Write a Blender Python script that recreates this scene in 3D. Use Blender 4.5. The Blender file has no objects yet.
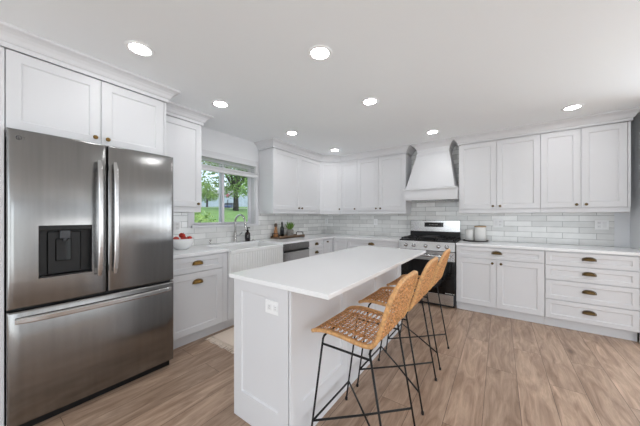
import bpy, bmesh, math, random
from mathutils import Vector, Matrix
random.seed(7)
S = bpy.context.scene
C = S.collection
PI = math.pi

# ------------------------------------------------------------------ camera
cd = bpy.data.cameras.new('camera'); cam = bpy.data.objects.new('camera', cd); C.objects.link(cam)
cam.location = (3.0898, -4.4981, 1.2608)
cam.rotation_euler = (math.radians(90), 0, math.radians(35.4241))
cd.sensor_width = 36.0; cd.sensor_fit = 'HORIZONTAL'
cd.lens = 252.576 / 640 * 36.0
cd.shift_y = 3.72 / 640
cd.clip_start = 0.02
S.camera = cam

# ------------------------------------------------------------------ world, area lights, exposure
w = bpy.data.worlds.new('world'); S.world = w; w.use_nodes = True
nt = w.node_tree; nt.nodes.clear()
wo = nt.nodes.new('ShaderNodeOutputWorld'); bg = nt.nodes.new('ShaderNodeBackground')
sky = nt.nodes.new('ShaderNodeTexSky'); sky.sky_type = 'HOSEK_WILKIE'; sky.turbidity = 3.5
sky.sun_direction = Vector((0.55, -0.45, 0.7)).normalized()
bg.inputs[1].default_value = 4.6
hz = nt.nodes.new('ShaderNodeMix'); hz.data_type = 'RGBA'; hz.inputs[0].default_value = .5; hz.inputs[7].default_value = (.40, .42, .44, 1)   # thin bright cloud
nt.links.new(sky.outputs[0], hz.inputs[6]); nt.links.new(hz.outputs[2], bg.inputs[0]); nt.links.new(bg.outputs[0], wo.inputs[0])

def sun(d, e):
    l = bpy.data.lights.new('sun', 'SUN'); l.energy = e; l.angle = 0.02; l.color = (1, .95, .88)
    o = bpy.data.objects.new('sun', l); C.objects.link(o)
    o.rotation_euler = Vector(d).to_track_quat('-Z', 'Y').to_euler(); o.location = (-3, -6, 9)
sun((-0.55, 0.35, -0.9), 3.5)

def area(name, loc, d, sx, sy, e, col=(1, 1, 1)):
    l = bpy.data.lights.new(name, 'AREA'); l.shape = 'RECTANGLE'; l.size = sx; l.size_y = sy; l.energy = e; l.color = col
    o = bpy.data.objects.new(name, l); C.objects.link(o); o.location = loc
    o.rotation_euler = Vector(d).to_track_quat('-Z', 'Z').to_euler()
    return o
# added lights out of view: narrow strips for fridge streaks, tilted rear fill
area('streak_light_right', (7.46, -1.5, 1.1), (-1, 0, 0), .45, 1.9, 8, (.96, .98, 1.0))
area('streak_light_right', (7.46, -2.75, 1.1), (-1, 0, 0), .45, 1.9, 7, (.96, .98, 1.0))
area('fill_rear', (3.3, -7.88, 1.2), (0, 1, .3), 4.6, 2.1, 50, (.89, .95, 1.0))
# more added fill lights: behind the stub wall, and far right behind camera
area('fill_far_right', (7.46, -6.2, 1.15), (-1, 0, .45), 2.6, 2.0, 34, (.89, .95, 1.0))
area('fill_dining', (6.0, -.04, 1.15), (0, -1, .45), 2.6, 2.0, 78, (.88, .945, 1.0))

S.view_settings.view_transform = 'Standard'
S.view_settings.look = 'None'
S.view_settings.exposure = 0.02
S.view_settings.gamma = 1.0
S.view_settings.use_curve_mapping = False

# ------------------------------------------------------------------ materials
def srgb(r, g, b):
    f = lambda c: (c/255/12.92) if c/255 <= .04045 else ((c/255+.055)/1.055)**2.4
    return (f(r), f(g), f(b), 1)
def mat(name, col, rough=.5, metal=0.0, spec=.5, noise=0, nscale=20, bump=0, bscale=60, stretch=(1,1,1), trans=0, ior=1.45, emit=None, estr=0, coat=0):
    m = bpy.data.materials.new(name); m.use_nodes = True
    n = m.node_tree.nodes; L = m.node_tree.links; b = n['Principled BSDF']
    b.inputs['Base Color'].default_value = col; b.inputs['Roughness'].default_value = rough
    b.inputs['Metallic'].default_value = metal; b.inputs['Specular IOR Level'].default_value = spec
    b.inputs['Transmission Weight'].default_value = trans; b.inputs['IOR'].default_value = ior
    b.inputs['Coat Weight'].default_value = coat
    if emit: b.inputs['Emission Color'].default_value = emit; b.inputs['Emission Strength'].default_value = estr
    tc = n.new('ShaderNodeTexCoord'); mp = n.new('ShaderNodeMapping'); mp.inputs['Scale'].default_value = stretch
    L.new(tc.outputs['Object'], mp.inputs[0])
    if noise:
        t = n.new('ShaderNodeTexNoise'); t.inputs['Scale'].default_value = nscale; t.inputs['Detail'].default_value = 4
        L.new(mp.outputs[0], t.inputs['Vector'])
        r = n.new('ShaderNodeValToRGB'); r.color_ramp.elements[0].position = .3; r.color_ramp.elements[1].position = .7
        r.color_ramp.elements[0].color = tuple(c*(1-noise) for c in col[:3])+(1,)
        r.color_ramp.elements[1].color = tuple(min(1, c*(1+noise)) for c in col[:3])+(1,)
        L.new(t.outputs[0], r.inputs[0]); L.new(r.outputs[0], b.inputs['Base Color'])
    if bump:
        t = n.new('ShaderNodeTexNoise'); t.inputs['Scale'].default_value = bscale; t.inputs['Detail'].default_value = 3
        L.new(mp.outputs[0], t.inputs['Vector'])
        bp = n.new('ShaderNodeBump'); bp.inputs['Strength'].default_value = bump; bp.inputs['Distance'].default_value = .01
        L.new(t.outputs[0], bp.inputs['Height']); L.new(bp.outputs[0], b.inputs['Normal'])
    return m

M = {}
M['paint'] = mat('white_cabinet_paint', srgb(225, 225, 227), .38, noise=.008, nscale=3)
M['trimw'] = mat('white_trim_paint', srgb(225, 225, 227), .42, noise=.008, nscale=3)
M['wall'] = mat('light_grey_wall_paint', srgb(236, 237, 239), .75, bump=.02, bscale=150, noise=.01, nscale=2)
M['ceil'] = mat('ceiling_paint', srgb(250, 253, 255), .85, bump=.02, bscale=150, noise=.006, nscale=2)
M['quartz'] = mat('white_quartz', srgb(246, 246, 247), .16, noise=.012, nscale=2.5)
M['sink'] = mat('white_fireclay', srgb(240, 240, 239), .15, noise=.006)
M['steel'] = mat('brushed_stainless', (.275, .272, .268, 1), .2, 1.0, bump=.03, bscale=3, stretch=(9, 9, .4), noise=.06, nscale=4)
def brushed(m, amount):
    n = m.node_tree.nodes; b = n['Principled BSDF']; t = n.new('ShaderNodeTangent'); t.direction_type = 'RADIAL'; t.axis = 'Z'
    m.node_tree.links.new(t.outputs[0], b.inputs['Tangent']); b.inputs['Anisotropic'].default_value = amount
brushed(M['steel'], .72)
M['steel2'] = mat('bright_stainless', (.56, .56, .56, 1), .2, 1.0, noise=.03, nscale=8, stretch=(1, 1, 6))
M['chrome'] = mat('brushed_nickel', (.62, .61, .6, 1), .22, 1.0, noise=.02)
M['dgrey'] = mat('dark_grey_metal', srgb(70, 71, 74), .45, .4, noise=.03)
M['black'] = mat('black_plastic', srgb(10, 10, 11), .42, noise=.05)
M['blackglass'] = mat('black_oven_glass', srgb(6, 6, 7), .05, spec=.6, noise=.02)
M['iron'] = mat('cast_iron', srgb(24, 24, 25), .55, noise=.1, nscale=40)
M['blackmetal'] = mat('black_powder_coat', srgb(9, 9, 10), .5, noise=.05)
M['brass'] = mat('antique_brass', srgb(136, 106, 60), .3, 1.0, noise=.12, nscale=60)
M['bronze'] = mat('aged_bronze', srgb(98, 80, 54), .33, 1.0, noise=.15, nscale=60)
M['rattan'] = mat('honey_rattan', srgb(204, 148, 94), .5, noise=.5, nscale=70)
M['rattan_rim'] = mat('wrapped_rattan_rim', srgb(212, 162, 108), .5, noise=.25, nscale=60)
M['lens'] = mat('lamp_lens', srgb(255, 252, 245), .4, emit=(.97, .985, 1, 1), estr=50, noise=.002)
M['vinyl'] = mat('white_vinyl', srgb(222, 220, 226), .4, noise=.01)
M['plate'] = mat('white_switch_plastic', srgb(250, 250, 250), .3, noise=.004)
M['slot'] = mat('outlet_slot', srgb(150, 150, 150), .5, noise=.02)
M['outletface'] = mat('outlet_face', srgb(240, 240, 240), .35, noise=.004)
M['apple'] = mat('apple_skin', srgb(186, 52, 36), .3, noise=.45, nscale=14)
M['stem'] = mat('apple_stem', srgb(80, 58, 35), .7, noise=.1)
M['ceramic'] = mat('white_ceramic', srgb(244, 244, 243), .25, noise=.005)
M['bottle'] = mat('dark_green_glass', srgb(14, 22, 14), .08, noise=.05, coat=.3)
M['soapglass'] = mat('amber_black_glass', srgb(40, 24, 20), .1, noise=.1, coat=.3)
M['label'] = mat('dark_label', srgb(30, 30, 34), .6, noise=.1)
M['labeltxt'] = mat('pale_print', srgb(200, 200, 195), .6, noise=.02)
M['millwood'] = mat('mill_wood', srgb(176, 122, 76), .45, noise=.15, nscale=12, stretch=(4, 4, .6))
M['milltop'] = mat('mill_dark_top', srgb(94, 78, 66), .5, noise=.1)
M['traywood'] = mat('grey_brown_wood', srgb(124, 100, 80), .6, noise=.25, nscale=14, stretch=(5, .6, 5))
M['pot'] = mat('grey_stone_pot', srgb(150, 146, 141), .85, noise=.4, nscale=45, bump=.4, bscale=70)
M['succ'] = mat('succulent_green', srgb(116, 152, 72), .45, noise=.35, nscale=30)
M['soil'] = mat('potting_soil', srgb(50, 40, 32), .95, noise=.3, nscale=120)
M['canister'] = mat('white_stoneware', srgb(238, 237, 234), .45, noise=.02, bump=.1, bscale=40)
M['lidwood'] = mat('lid_wood', srgb(196, 168, 134), .5, noise=.12, nscale=18)
M['traydark'] = mat('dark_tray', srgb(58, 52, 48), .45, noise=.15)
M['rug'] = mat('oatmeal_cotton', srgb(240, 222, 206), .95, noise=.06, nscale=90, bump=.5, bscale=220)
M['fringe'] = mat('fringe_yarn', srgb(230, 214, 198), .95, noise=.12, nscale=120)
M['grass'] = mat('lawn_grass', srgb(100, 132, 74), .9, noise=.4, nscale=3.5)
M['bark'] = mat('tree_bark', srgb(70, 66, 64), .9, noise=.3, nscale=10, stretch=(4, 4, .6), bump=.4, bscale=12)
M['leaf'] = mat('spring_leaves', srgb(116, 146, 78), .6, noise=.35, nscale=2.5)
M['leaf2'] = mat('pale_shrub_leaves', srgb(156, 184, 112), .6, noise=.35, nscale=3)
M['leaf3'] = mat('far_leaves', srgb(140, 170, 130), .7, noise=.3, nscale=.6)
M['pink'] = mat('pink_blossom', srgb(232, 130, 160), .7, noise=.15, nscale=6)
M['concrete'] = mat('pale_concrete', srgb(214, 212, 206), .9, noise=.05, nscale=4)
M['road'] = mat('grey_asphalt', srgb(168, 172, 178), .9, noise=.05, nscale=4)
M['fence'] = mat('blue_grey_fence', srgb(160, 172, 190), .7, noise=.1, nscale=1.5, stretch=(6, 6, .3))
M['siding'] = mat('pale_siding', srgb(206, 216, 224), .8, noise=.03, nscale=2, stretch=(.2, .2, 9))
M['roof'] = mat('grey_shingles', srgb(150, 152, 154), .9, noise=.1, nscale=5)
M['carpaint'] = mat('navy_car_paint', srgb(40, 62, 104), .2, noise=.03, coat=.5)
M['tyre'] = mat('tyre_rubber', srgb(22, 22, 24), .8, noise=.1)
M['carglass'] = mat('car_glass', srgb(40, 50, 60), .08, noise=.02)
M['brick'] = mat('far_brick', srgb(160, 120, 104), .9, noise=.15, nscale=6)

def glass_mat():
    m = bpy.data.materials.new('window_glass'); m.use_nodes = True
    n = m.node_tree.nodes; L = m.node_tree.links; n.remove(n['Principled BSDF'])
    mx = n.new('ShaderNodeMixShader'); t = n.new('ShaderNodeBsdfTransparent'); g = n.new('ShaderNodeBsdfGlossy')
    g.inputs['Roughness'].default_value = .02; fr = n.new('ShaderNodeFresnel'); fr.inputs[0].default_value = 1.3
    t.inputs[0].default_value = (.96, .98, .98, 1)
    L.new(fr.outputs[0], mx.inputs[0]); L.new(t.outputs[0], mx.inputs[1]); L.new(g.outputs[0], mx.inputs[2])
    L.new(mx.outputs[0], n['Material Output'].inputs[0])
    return m
M['glass'] = glass_mat()

def tile_mat(name, horiz, off):
    m = bpy.data.materials.new(name); m.use_nodes = True
    n = m.node_tree.nodes; L = m.node_tree.links; b = n['Principled BSDF']
    tc = n.new('ShaderNodeTexCoord'); sp = n.new('ShaderNodeSeparateXYZ'); cb = n.new('ShaderNodeCombineXYZ')
    L.new(tc.outputs['Object'], sp.inputs[0])
    L.new(sp.outputs[horiz], cb.inputs[0]); L.new(sp.outputs[2], cb.inputs[1])
    mp = n.new('ShaderNodeMapping'); mp.inputs['Location'].default_value = off; L.new(cb.outputs[0], mp.inputs[0])
    br = n.new('ShaderNodeTexBrick'); L.new(mp.outputs[0], br.inputs['Vector'])
    br.offset = .5; br.inputs['Scale'].default_value = 1
    br.inputs['Brick Width'].default_value = .305; br.inputs['Row Height'].default_value = .0742
    br.inputs['Mortar Size'].default_value = .003; br.inputs['Mortar Smooth'].default_value = .25; br.inputs['Bias'].default_value = 0
    br.inputs['Color1'].default_value = srgb(250, 250, 248); br.inputs['Color2'].default_value = srgb(222, 222, 220)
    br.inputs['Mortar'].default_value = srgb(184, 184, 182)
    ns = n.new('ShaderNodeTexNoise'); ns.inputs['Scale'].default_value = 9; ns.inputs['Detail'].default_value = 3
    L.new(mp.outputs[0], ns.inputs['Vector'])
    mr = n.new('ShaderNodeMapRange'); mr.inputs['To Min'].default_value = .88; mr.inputs['To Max'].default_value = 1.1
    L.new(ns.outputs[0], mr.inputs[0])
    hv = n.new('ShaderNodeHueSaturation'); L.new(br.outputs[0], hv.inputs['Color']); L.new(mr.outputs[0], hv.inputs['Value'])
    L.new(hv.outputs[0], b.inputs['Base Color'])
    b.inputs['Roughness'].default_value = .12; b.inputs['Specular IOR Level'].default_value = .6
    # glaze: slightly wavy face, each tile slightly tilted
    ma = n.new('ShaderNodeMath'); ma.operation = 'MULTIPLY'; ma.inputs[1].default_value = -1.0; L.new(br.outputs['Fac'], ma.inputs[0])
    n2 = n.new('ShaderNodeTexNoise'); n2.inputs['Scale'].default_value = 14; L.new(mp.outputs[0], n2.inputs['Vector'])
    ad = n.new('ShaderNodeMath'); ad.operation = 'MULTIPLY_ADD'; ad.inputs[1].default_value = .7
    L.new(n2.outputs[0], ad.inputs[0]); L.new(ma.outputs[0], ad.inputs[2])
    bp = n.new('ShaderNodeBump'); bp.inputs['Strength'].default_value = .5; bp.inputs['Distance'].default_value = .004
    L.new(ad.outputs[0], bp.inputs['Height']); L.new(bp.outputs[0], b.inputs['Normal'])
    return m
M['tile_back'] = tile_mat('glazed_tile_back', 0, (.06, -.905 + .0742*13, 0))
M['tile_left'] = tile_mat('glazed_tile_left', 1, (.11, -.905 + .0742*13, 0))

def floor_mat():
    m = bpy.data.materials.new('oak_plank_floor'); m.use_nodes = True
    n = m.node_tree.nodes; L = m.node_tree.links; b = n['Principled BSDF']
    tc = n.new('ShaderNodeTexCoord'); sp = n.new('ShaderNodeSeparateXYZ'); cb = n.new('ShaderNodeCombineXYZ')
    L.new(tc.outputs['Object'], sp.inputs[0]); L.new(sp.outputs[1], cb.inputs[0]); L.new(sp.outputs[0], cb.inputs[1])
    mp = n.new('ShaderNodeMapping'); mp.inputs['Location'].default_value = (20.35, 10.0, 0); L.new(cb.outputs[0], mp.inputs[0])
    br = n.new('ShaderNodeTexBrick'); L.new(mp.outputs[0], br.inputs['Vector'])
    br.offset = .37; br.offset_frequency = 2; br.inputs['Scale'].default_value = 1
    br.inputs['Brick Width'].default_value = 1.35; br.inputs['Row Height'].default_value = .197
    br.inputs['Mortar Size'].default_value = .0016; br.inputs['Mortar Smooth'].default_value = .1
    br.inputs['Color1'].default_value = (0, 0, 0, 1); br.inputs['Color2'].default_value = (1, 1, 1, 1); br.inputs['Mortar'].default_value = (.5, .5, .5, 1)
    # per-plank shift of the grain
    sc = n.new('ShaderNodeVectorMath'); sc.operation = 'SCALE'; sc.inputs['Scale'].default_value = 7.0; L.new(br.outputs[0], sc.inputs[0])
    av = n.new('ShaderNodeVectorMath'); av.operation = 'ADD'; L.new(mp.outputs[0], av.inputs[0]); L.new(sc.outputs[0], av.inputs[1])
    g1 = n.new('ShaderNodeMapping'); g1.inputs['Scale'].default_value = (1.6, 9, 1); L.new(av.outputs[0], g1.inputs[0])
    n1 = n.new('ShaderNodeTexNoise'); n1.inputs['Scale'].default_value = 1.6; n1.inputs['Detail'].default_value = 8; n1.inputs['Roughness'].default_value = .62; n1.inputs['Distortion'].default_value = 1.1
    L.new(g1.outputs[0], n1.inputs['Vector'])
    g2 = n.new('ShaderNodeMapping'); g2.inputs['Scale'].default_value = (3, 90, 1); L.new(av.outputs[0], g2.inputs[0])
    n2 = n.new('ShaderNodeTexNoise'); n2.inputs['Scale'].default_value = 1.5; n2.inputs['Detail'].default_value = 4; L.new(g2.outputs[0], n2.inputs['Vector'])
    r1 = n.new('ShaderNodeValToRGB'); e = r1.color_ramp.elements
    e[0].position = .25; e[0].color = srgb(124, 95, 75); e[1].position = .78; e[1].color = srgb(208, 180, 157)
    x = r1.color_ramp.elements.new(.5); x.color = srgb(170, 143, 122)
    L.new(n1.outputs[0], r1.inputs[0])
    # plank-to-plank tone
    mr = n.new('ShaderNodeMapRange'); mr.inputs['To Min'].default_value = .88; mr.inputs['To Max'].default_value = 1.16
    sx = n.new('ShaderNodeSeparateColor'); L.new(br.outputs[0], sx.inputs[0]); L.new(sx.outputs[0], mr.inputs[0])
    hv = n.new('ShaderNodeHueSaturation'); L.new(r1.outputs[0], hv.inputs['Color'])
    mf = n.new('ShaderNodeMapRange'); mf.inputs['To Min'].default_value = .76; mf.inputs['To Max'].default_value = 1.22; L.new(n2.outputs[0], mf.inputs[0])
    mm = n.new('ShaderNodeMath'); mm.operation = 'MULTIPLY'; L.new(mr.outputs[0], mm.inputs[0]); L.new(mf.outputs[0], mm.inputs[1])
    L.new(mm.outputs[0], hv.inputs['Value'])
    # knots
    vo = n.new('ShaderNodeTexVoronoi'); vo.inputs['Scale'].default_value = 1.0
    g3 = n.new('ShaderNodeMapping'); g3.inputs['Scale'].default_value = (1.5, 3.2, 1); L.new(av.outputs[0], g3.inputs[0]); L.new(g3.outputs[0], vo.inputs['Vector'])
    kr = n.new('ShaderNodeValToRGB'); kr.color_ramp.elements[0].position = .03; kr.color_ramp.elements[0].color = (.42, .36, .33, 1)
    kr.color_ramp.elements[1].position = .13; kr.color_ramp.elements[1].color = (1, 1, 1, 1); L.new(vo.outputs['Distance'], kr.inputs[0])
    mk = n.new('ShaderNodeMix'); mk.data_type = 'RGBA'; mk.blend_type = 'MULTIPLY'; mk.inputs[0].default_value = .8
    L.new(hv.outputs[0], mk.inputs[6]); L.new(kr.outputs[0], mk.inputs[7])
    ms = n.new('ShaderNodeMix'); ms.data_type = 'RGBA'; L.new(br.outputs['Fac'], ms.inputs[0]); L.new(mk.outputs[2], ms.inputs[6]); ms.inputs[7].default_value = srgb(96, 76, 62)
    L.new(ms.outputs[2], b.inputs['Base Color'])
    b.inputs['Roughness'].default_value = .36
    bp = n.new('ShaderNodeBump'); bp.inputs['Strength'].default_value = .15; bp.inputs['Distance'].default_value = .003
    L.new(n2.outputs[0], bp.inputs['Height']); L.new(bp.outputs[0], b.inputs['Normal'])
    return m
M['floor'] = floor_mat()

# ------------------------------------------------------------------ mesh helpers
class MB:
    """collects shapes in world coordinates, links them as ONE mesh object"""
    def __init__(s): s.b = bmesh.new()
    def quad(s, *p):
        try: return s.b.faces.new([s.b.verts.new(q) for q in p])
        except ValueError: return None
    def box(s, x0, y0, z0, x1, y1, z1, bev=0, seg=1):
        x0, x1 = sorted((x0, x1)); y0, y1 = sorted((y0, y1)); z0, z1 = sorted((z0, z1))
        v = [s.b.verts.new(p) for p in ((x0,y0,z0),(x1,y0,z0),(x1,y1,z0),(x0,y1,z0),(x0,y0,z1),(x1,y0,z1),(x1,y1,z1),(x0,y1,z1))]
        fs = [s.b.faces.new([v[i] for i in q]) for q in ((0,3,2,1),(4,5,6,7),(0,1,5,4),(1,2,6,5),(2,3,7,6),(3,0,4,7))]
        if bev:
            es = list({e for f in fs for e in f.edges})
            bmesh.ops.bevel(s.b, geom=es, offset=bev, segments=seg, profile=.5, affect='EDGES')
        return s
    def fbox(s, F, a0, a1, z0, z1, d0, d1, bev=0, seg=1):
        """box in the frame of a facing F"""
        v = [s.b.verts.new(F(*p)) for p in ((a0,d0,z0),(a1,d0,z0),(a1,d1,z0),(a0,d1,z0),(a0,d0,z1),(a1,d0,z1),(a1,d1,z1),(a0,d1,z1))]
        fs = [s.b.faces.new([v[i] for i in q]) for q in ((0,1,2,3),(7,6,5,4),(4,5,1,0),(5,6,2,1),(6,7,3,2),(7,4,0,3))]
        if bev:
            es = list({e for f in fs for e in f.edges})
            bmesh.ops.bevel(s.b, geom=es, offset=bev, segments=seg, profile=.5, affect='EDGES')
        return s
    def tube(s, pts, r, n=8, cap=True, closed=False):
        pts = [Vector(p) for p in pts]; N = len(pts); rings = []
        rr = r if isinstance(r, (list, tuple)) else [r]*N
        up = None
        for i, p in enumerate(pts):
            if closed: t = pts[(i+1) % N] - pts[i-1]
            else: t = (pts[min(i+1, N-1)] - pts[max(i-1, 0)])
            t.normalize()
            if up is None:
                up = Vector((0, 0, 1)) if abs(t.z) < .9 else Vector((1, 0, 0))
            u = t.cross(up)
            if u.length < 1e-4: u = t.cross(Vector((1, .3, 0)))
            u.normalize(); v = u.cross(t).normalized(); up = v
            k = 1.0
            if 0 < i < N-1:
                c = (pts[i]-pts[i-1]).normalized().dot((pts[i+1]-pts[i]).normalized()); k = min(1.4, 1/max(.5, math.sqrt((1+c)/2+1e-6)))
            rings.append([s.b.verts.new(p + rr[i]*k*(u*math.cos(2*PI*j/n) + v*math.sin(2*PI*j/n))) for j in range(n)])
        for i in range(N if closed else N-1):
            A, B = rings[i], rings[(i+1) % N]
            for j in range(n): 
                f = s.b.faces.new((A[j], A[(j+1) % n], B[(j+1) % n], B[j])); f.smooth = True
        if cap and not closed:
            s.b.faces.new(rings[0][::-1]); s.b.faces.new(rings[-1])
        return s
    def lathe(s, prof, c, n=24, axis='z', smooth=True):
        """prof: (radius, height) from the bottom up"""
        rings = []
        def P(r, h, a):
            if axis == 'z': return (c[0]+r*math.cos(a), c[1]+r*math.sin(a), c[2]+h)
            if axis == 'x': return (c[0]+h, c[1]+r*math.cos(a), c[2]+r*math.sin(a))
            return (c[0]+r*math.sin(a), c[1]+h, c[2]+r*math.cos(a))
        for r, h in prof:
            if r < 1e-6: rings.append([s.b.verts.new(P(0, h, 0))])
            else: rings.append([s.b.verts.new(P(r, h, 2*PI*j/n)) for j in range(n)])
        for A, B in zip(rings, rings[1:]):
            for j in range(n):
                k = (j+1) % n
                if len(A) == 1 and len(B) == 1: continue
                if len(A) == 1: f = s.b.faces.new((A[0], B[k], B[j]))
                elif len(B) == 1: f = s.b.faces.new((A[j], A[k], B[0]))
                else: f = s.b.faces.new((A[j], A[k], B[k], B[j]))
                f.smooth = smooth
        for R, rev in ((rings[0], True), (rings[-1], False)):
            if len(R) > 1: s.b.faces.new(R[::-1] if rev else R)
        return s
    def prism(s, poly, z0, z1):
        lo = [s.b.verts.new((x, y, z0)) for x, y in poly]; hi = [s.b.verts.new((x, y, z1)) for x, y in poly]
        s.b.faces.new(lo[::-1]); s.b.faces.new(hi); N = len(poly)
        for i in range(N): s.b.faces.new((lo[i], lo[(i+1) % N], hi[(i+1) % N], hi[i]))
        return s
    def loft(s, rings, cap=True, smooth=False):
        R = [[s.b.verts.new(p) for p in r] for r in rings]; n = len(R[0])
        for A, B in zip(R, R[1:]):
            for j in range(n):
                f = s.b.faces.new((A[j], A[(j+1) % n], B[(j+1) % n], B[j])); f.smooth = smooth
        if cap: s.b.faces.new(R[0][::-1]); s.b.faces.new(R[-1])
        return s
    def sphere(s, c, r, sc=(1, 1, 1), u=14, v=9):
        m = Matrix.Translation(c) @ Matrix.Diagonal((r*sc[0], r*sc[1], r*sc[2], 1))
        g = bmesh.ops.create_uvsphere(s.b, u_segments=u, v_segments=v, radius=1, matrix=m)
        for vv in g['verts']:
            for f in vv.link_faces: f.smooth = True
        return s
    def build(s, name, m, parent=None, loc=None, fix=True, bevel=0):
        if fix: bmesh.ops.recalc_face_normals(s.b, faces=s.b.faces)
        o0 = Vector((0, 0, 0))
        if parent is not None:
            q = parent
            while q is not None: o0 = o0 + q.location; q = q.parent
        elif loc is not None: o0 = Vector(loc)
        bmesh.ops.translate(s.b, verts=s.b.verts, vec=-o0)
        me = bpy.data.meshes.new(name); s.b.to_mesh(me); s.b.free()
        me.materials.append(m)
        o = bpy.data.objects.new(name, me); C.objects.link(o)
        if parent is not None: o.parent = parent
        elif loc is not None: o.location = loc
        if bevel:
            md = o.modifiers.new('bevel', 'BEVEL'); md.width = bevel; md.segments = 2; md.limit_method = 'ANGLE'
        return o

def tag(o, label=None, cat=None, group=None, kind=None):
    if label: o['label'] = label
    if cat: o['category'] = cat
    if group: o['group'] = group
    if kind: o['kind'] = kind
    return o
def thing(name, loc, label, cat, group=None):
    o = bpy.data.objects.new(name, None); o.empty_display_size = .1; C.objects.link(o); o.location = loc
    return tag(o, label, cat, group)
def struct(o): o['kind'] = 'structure'; return o
def copy_tree(o, parent=None):
    c = o.copy(); C.objects.link(c)
    if parent is not None: c.parent = parent
    for ch in list(o.children): copy_tree(ch, c)
    return c
def face(o, a):
    """frame of a facing: o = point, a = unit horizontal direction seen left to right; outward d is to the viewer"""
    ax, ay = a; dx, dy = ay, -ax
    return lambda p, d, z: (o[0]+ax*p+dx*d, o[1]+ay*p+dy*d, z)
FL = lambda x: face((x, 0), (0, 1))      # faces +x, coordinate along is world y
FB = lambda y: face((0, y), (1, 0))      # faces -y, coordinate along is world x

def shaker(b, F, a0, a1, z0, z1, d0=0, th=.02, fw=.062, rec=.009, ch=.007, fb=None):
    """shaker front: frame with a recessed flat panel"""
    e = .0022
    ex = 0 if fb is None else fb-fw      # wider bottom rail
    def R(i, d):
        zb = z0+i+(ex if i >= fw else 0)
        return [b.b.verts.new(F(*p)) for p in ((a0+i, d, zb), (a1-i, d, zb), (a1-i, d, z1-i), (a0+i, d, z1-i))]
    rs = [R(0, d0), R(0, d0+th-e), R(e, d0+th), R(fw, d0+th), R(fw+.0015, d0+th-.003), R(fw+ch, d0+th-rec)]
    for A, B in zip(rs, rs[1:]):
        for j in range(4): b.b.faces.new((A[j], A[(j+1) % 4], B[(j+1) % 4], B[j]))
    b.b.faces.new(rs[0][::-1]); b.b.faces.new(rs[-1])
    return b
def door(F, a0, a1, z0, z1, root, name='door', d0=0, fw=.062):
    g = .0018
    return shaker(MB(), F, a0+g, a1-g, z0, z1, d0, fw=fw).build(name, M['paint'], root)
def knob(F, a, z, parent, d=.02, m='bronze'):
    p0 = Vector(F(a, d, z)); p1 = Vector(F(a, d+.012, z)); p2 = Vector(F(a, d+.03, z)); ax = (p2-p0).normalized()
    b = MB(); ds = [(0, .009), (.003, .009), (.004, .0055), (.013, .0055), (.016, .012), (.021, .0155), (.027, .0145), (.031, .009)]
    b.tube([p0+ax*x for x, r in ds], [r for x, r in ds], 14)
    return b.build('knob', M[m], parent)
def cup(F, a, z, parent, d=.02, wd=.05, h=.036, dp=.027, m='bronze'):
    b = MB(); n, k = 14, 7
    def P(i, j, s):
        A = PI*i/n; B = PI/2*j/k
        return F(a - s*wd*math.cos(A), d + .001 + s*dp*(math.sin(A)**.7)*math.cos(B), z - .014 + s*h*(math.sin(A)**.7)*math.sin(B))
    for s_ in (1, .9):
        V = [[b.b.verts.new(P(i, j, s_)) for j in range(k+1)] for i in range(n+1)]
        for i in range(n):
            for j in range(k):
                try:
                    f = b.b.faces.new((V[i][j], V[i+1][j], V[i+1][j+1], V[i][j+1])); f.smooth = True
                except ValueError: pass
        if s_ == 1: V1 = V
    for i in range(n):
        b.b.faces.new((V1[i][0], V1[i+1][0], V[i+1][0], V[i][0]))
    b.fbox(F, a-wd-.006, a+wd+.006, z-.016, z-.010, d, d+.003)      # foot of the flange
    b.tube([F(a-(wd+.004)*math.cos(PI*i/12), d+.0015, z-.014+(h+.004)*(math.sin(PI*i/12)**.7)) for i in range(13)], .0025, 6)
    bmesh.ops.remove_doubles(b.b, verts=b.b.verts, dist=.0002)
    return b.build('cup_pull', M[m], parent)
def text(body, size, origin, ax, up, m, parent, name):
    cu = bpy.data.curves.new('t', 'FONT'); cu.body = body; cu.size = size; cu.extrude = .0004
    o = bpy.data.objects.new('t', cu); C.objects.link(o)
    dg = bpy.context.evaluated_depsgraph_get(); dg.update()
    me = bpy.data.meshes.new_from_object(o.evaluated_get(dg)); bpy.data.objects.remove(o)
    ax = Vector(ax); up = Vector(up); nz = ax.cross(up)
    o0 = Vector((0, 0, 0)); q = parent
    while q is not None: o0 = o0 + q.location; q = q.parent
    for v in me.vertices:
        c = v.co.copy(); v.co = Vector(origin) + ax*c.x + up*c.y + nz*c.z - o0
    me.materials.append(m); r = bpy.data.objects.new(name, me); C.objects.link(r); r.parent = parent
    return r

# ------------------------------------------------------------------ key dimensions
CT, CH = .905, .03                # worktop height / thickness
ZB, ZT, ZC = 1.3115, 2.294, 2.41  # wall cabinets: rail bottom, door top; ceiling
XR0, XR1 = 1.8415, 2.6035         # range
BD = .61                          # base carcass depth (doors add .02)
XW = 4.33                         # right wall

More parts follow.
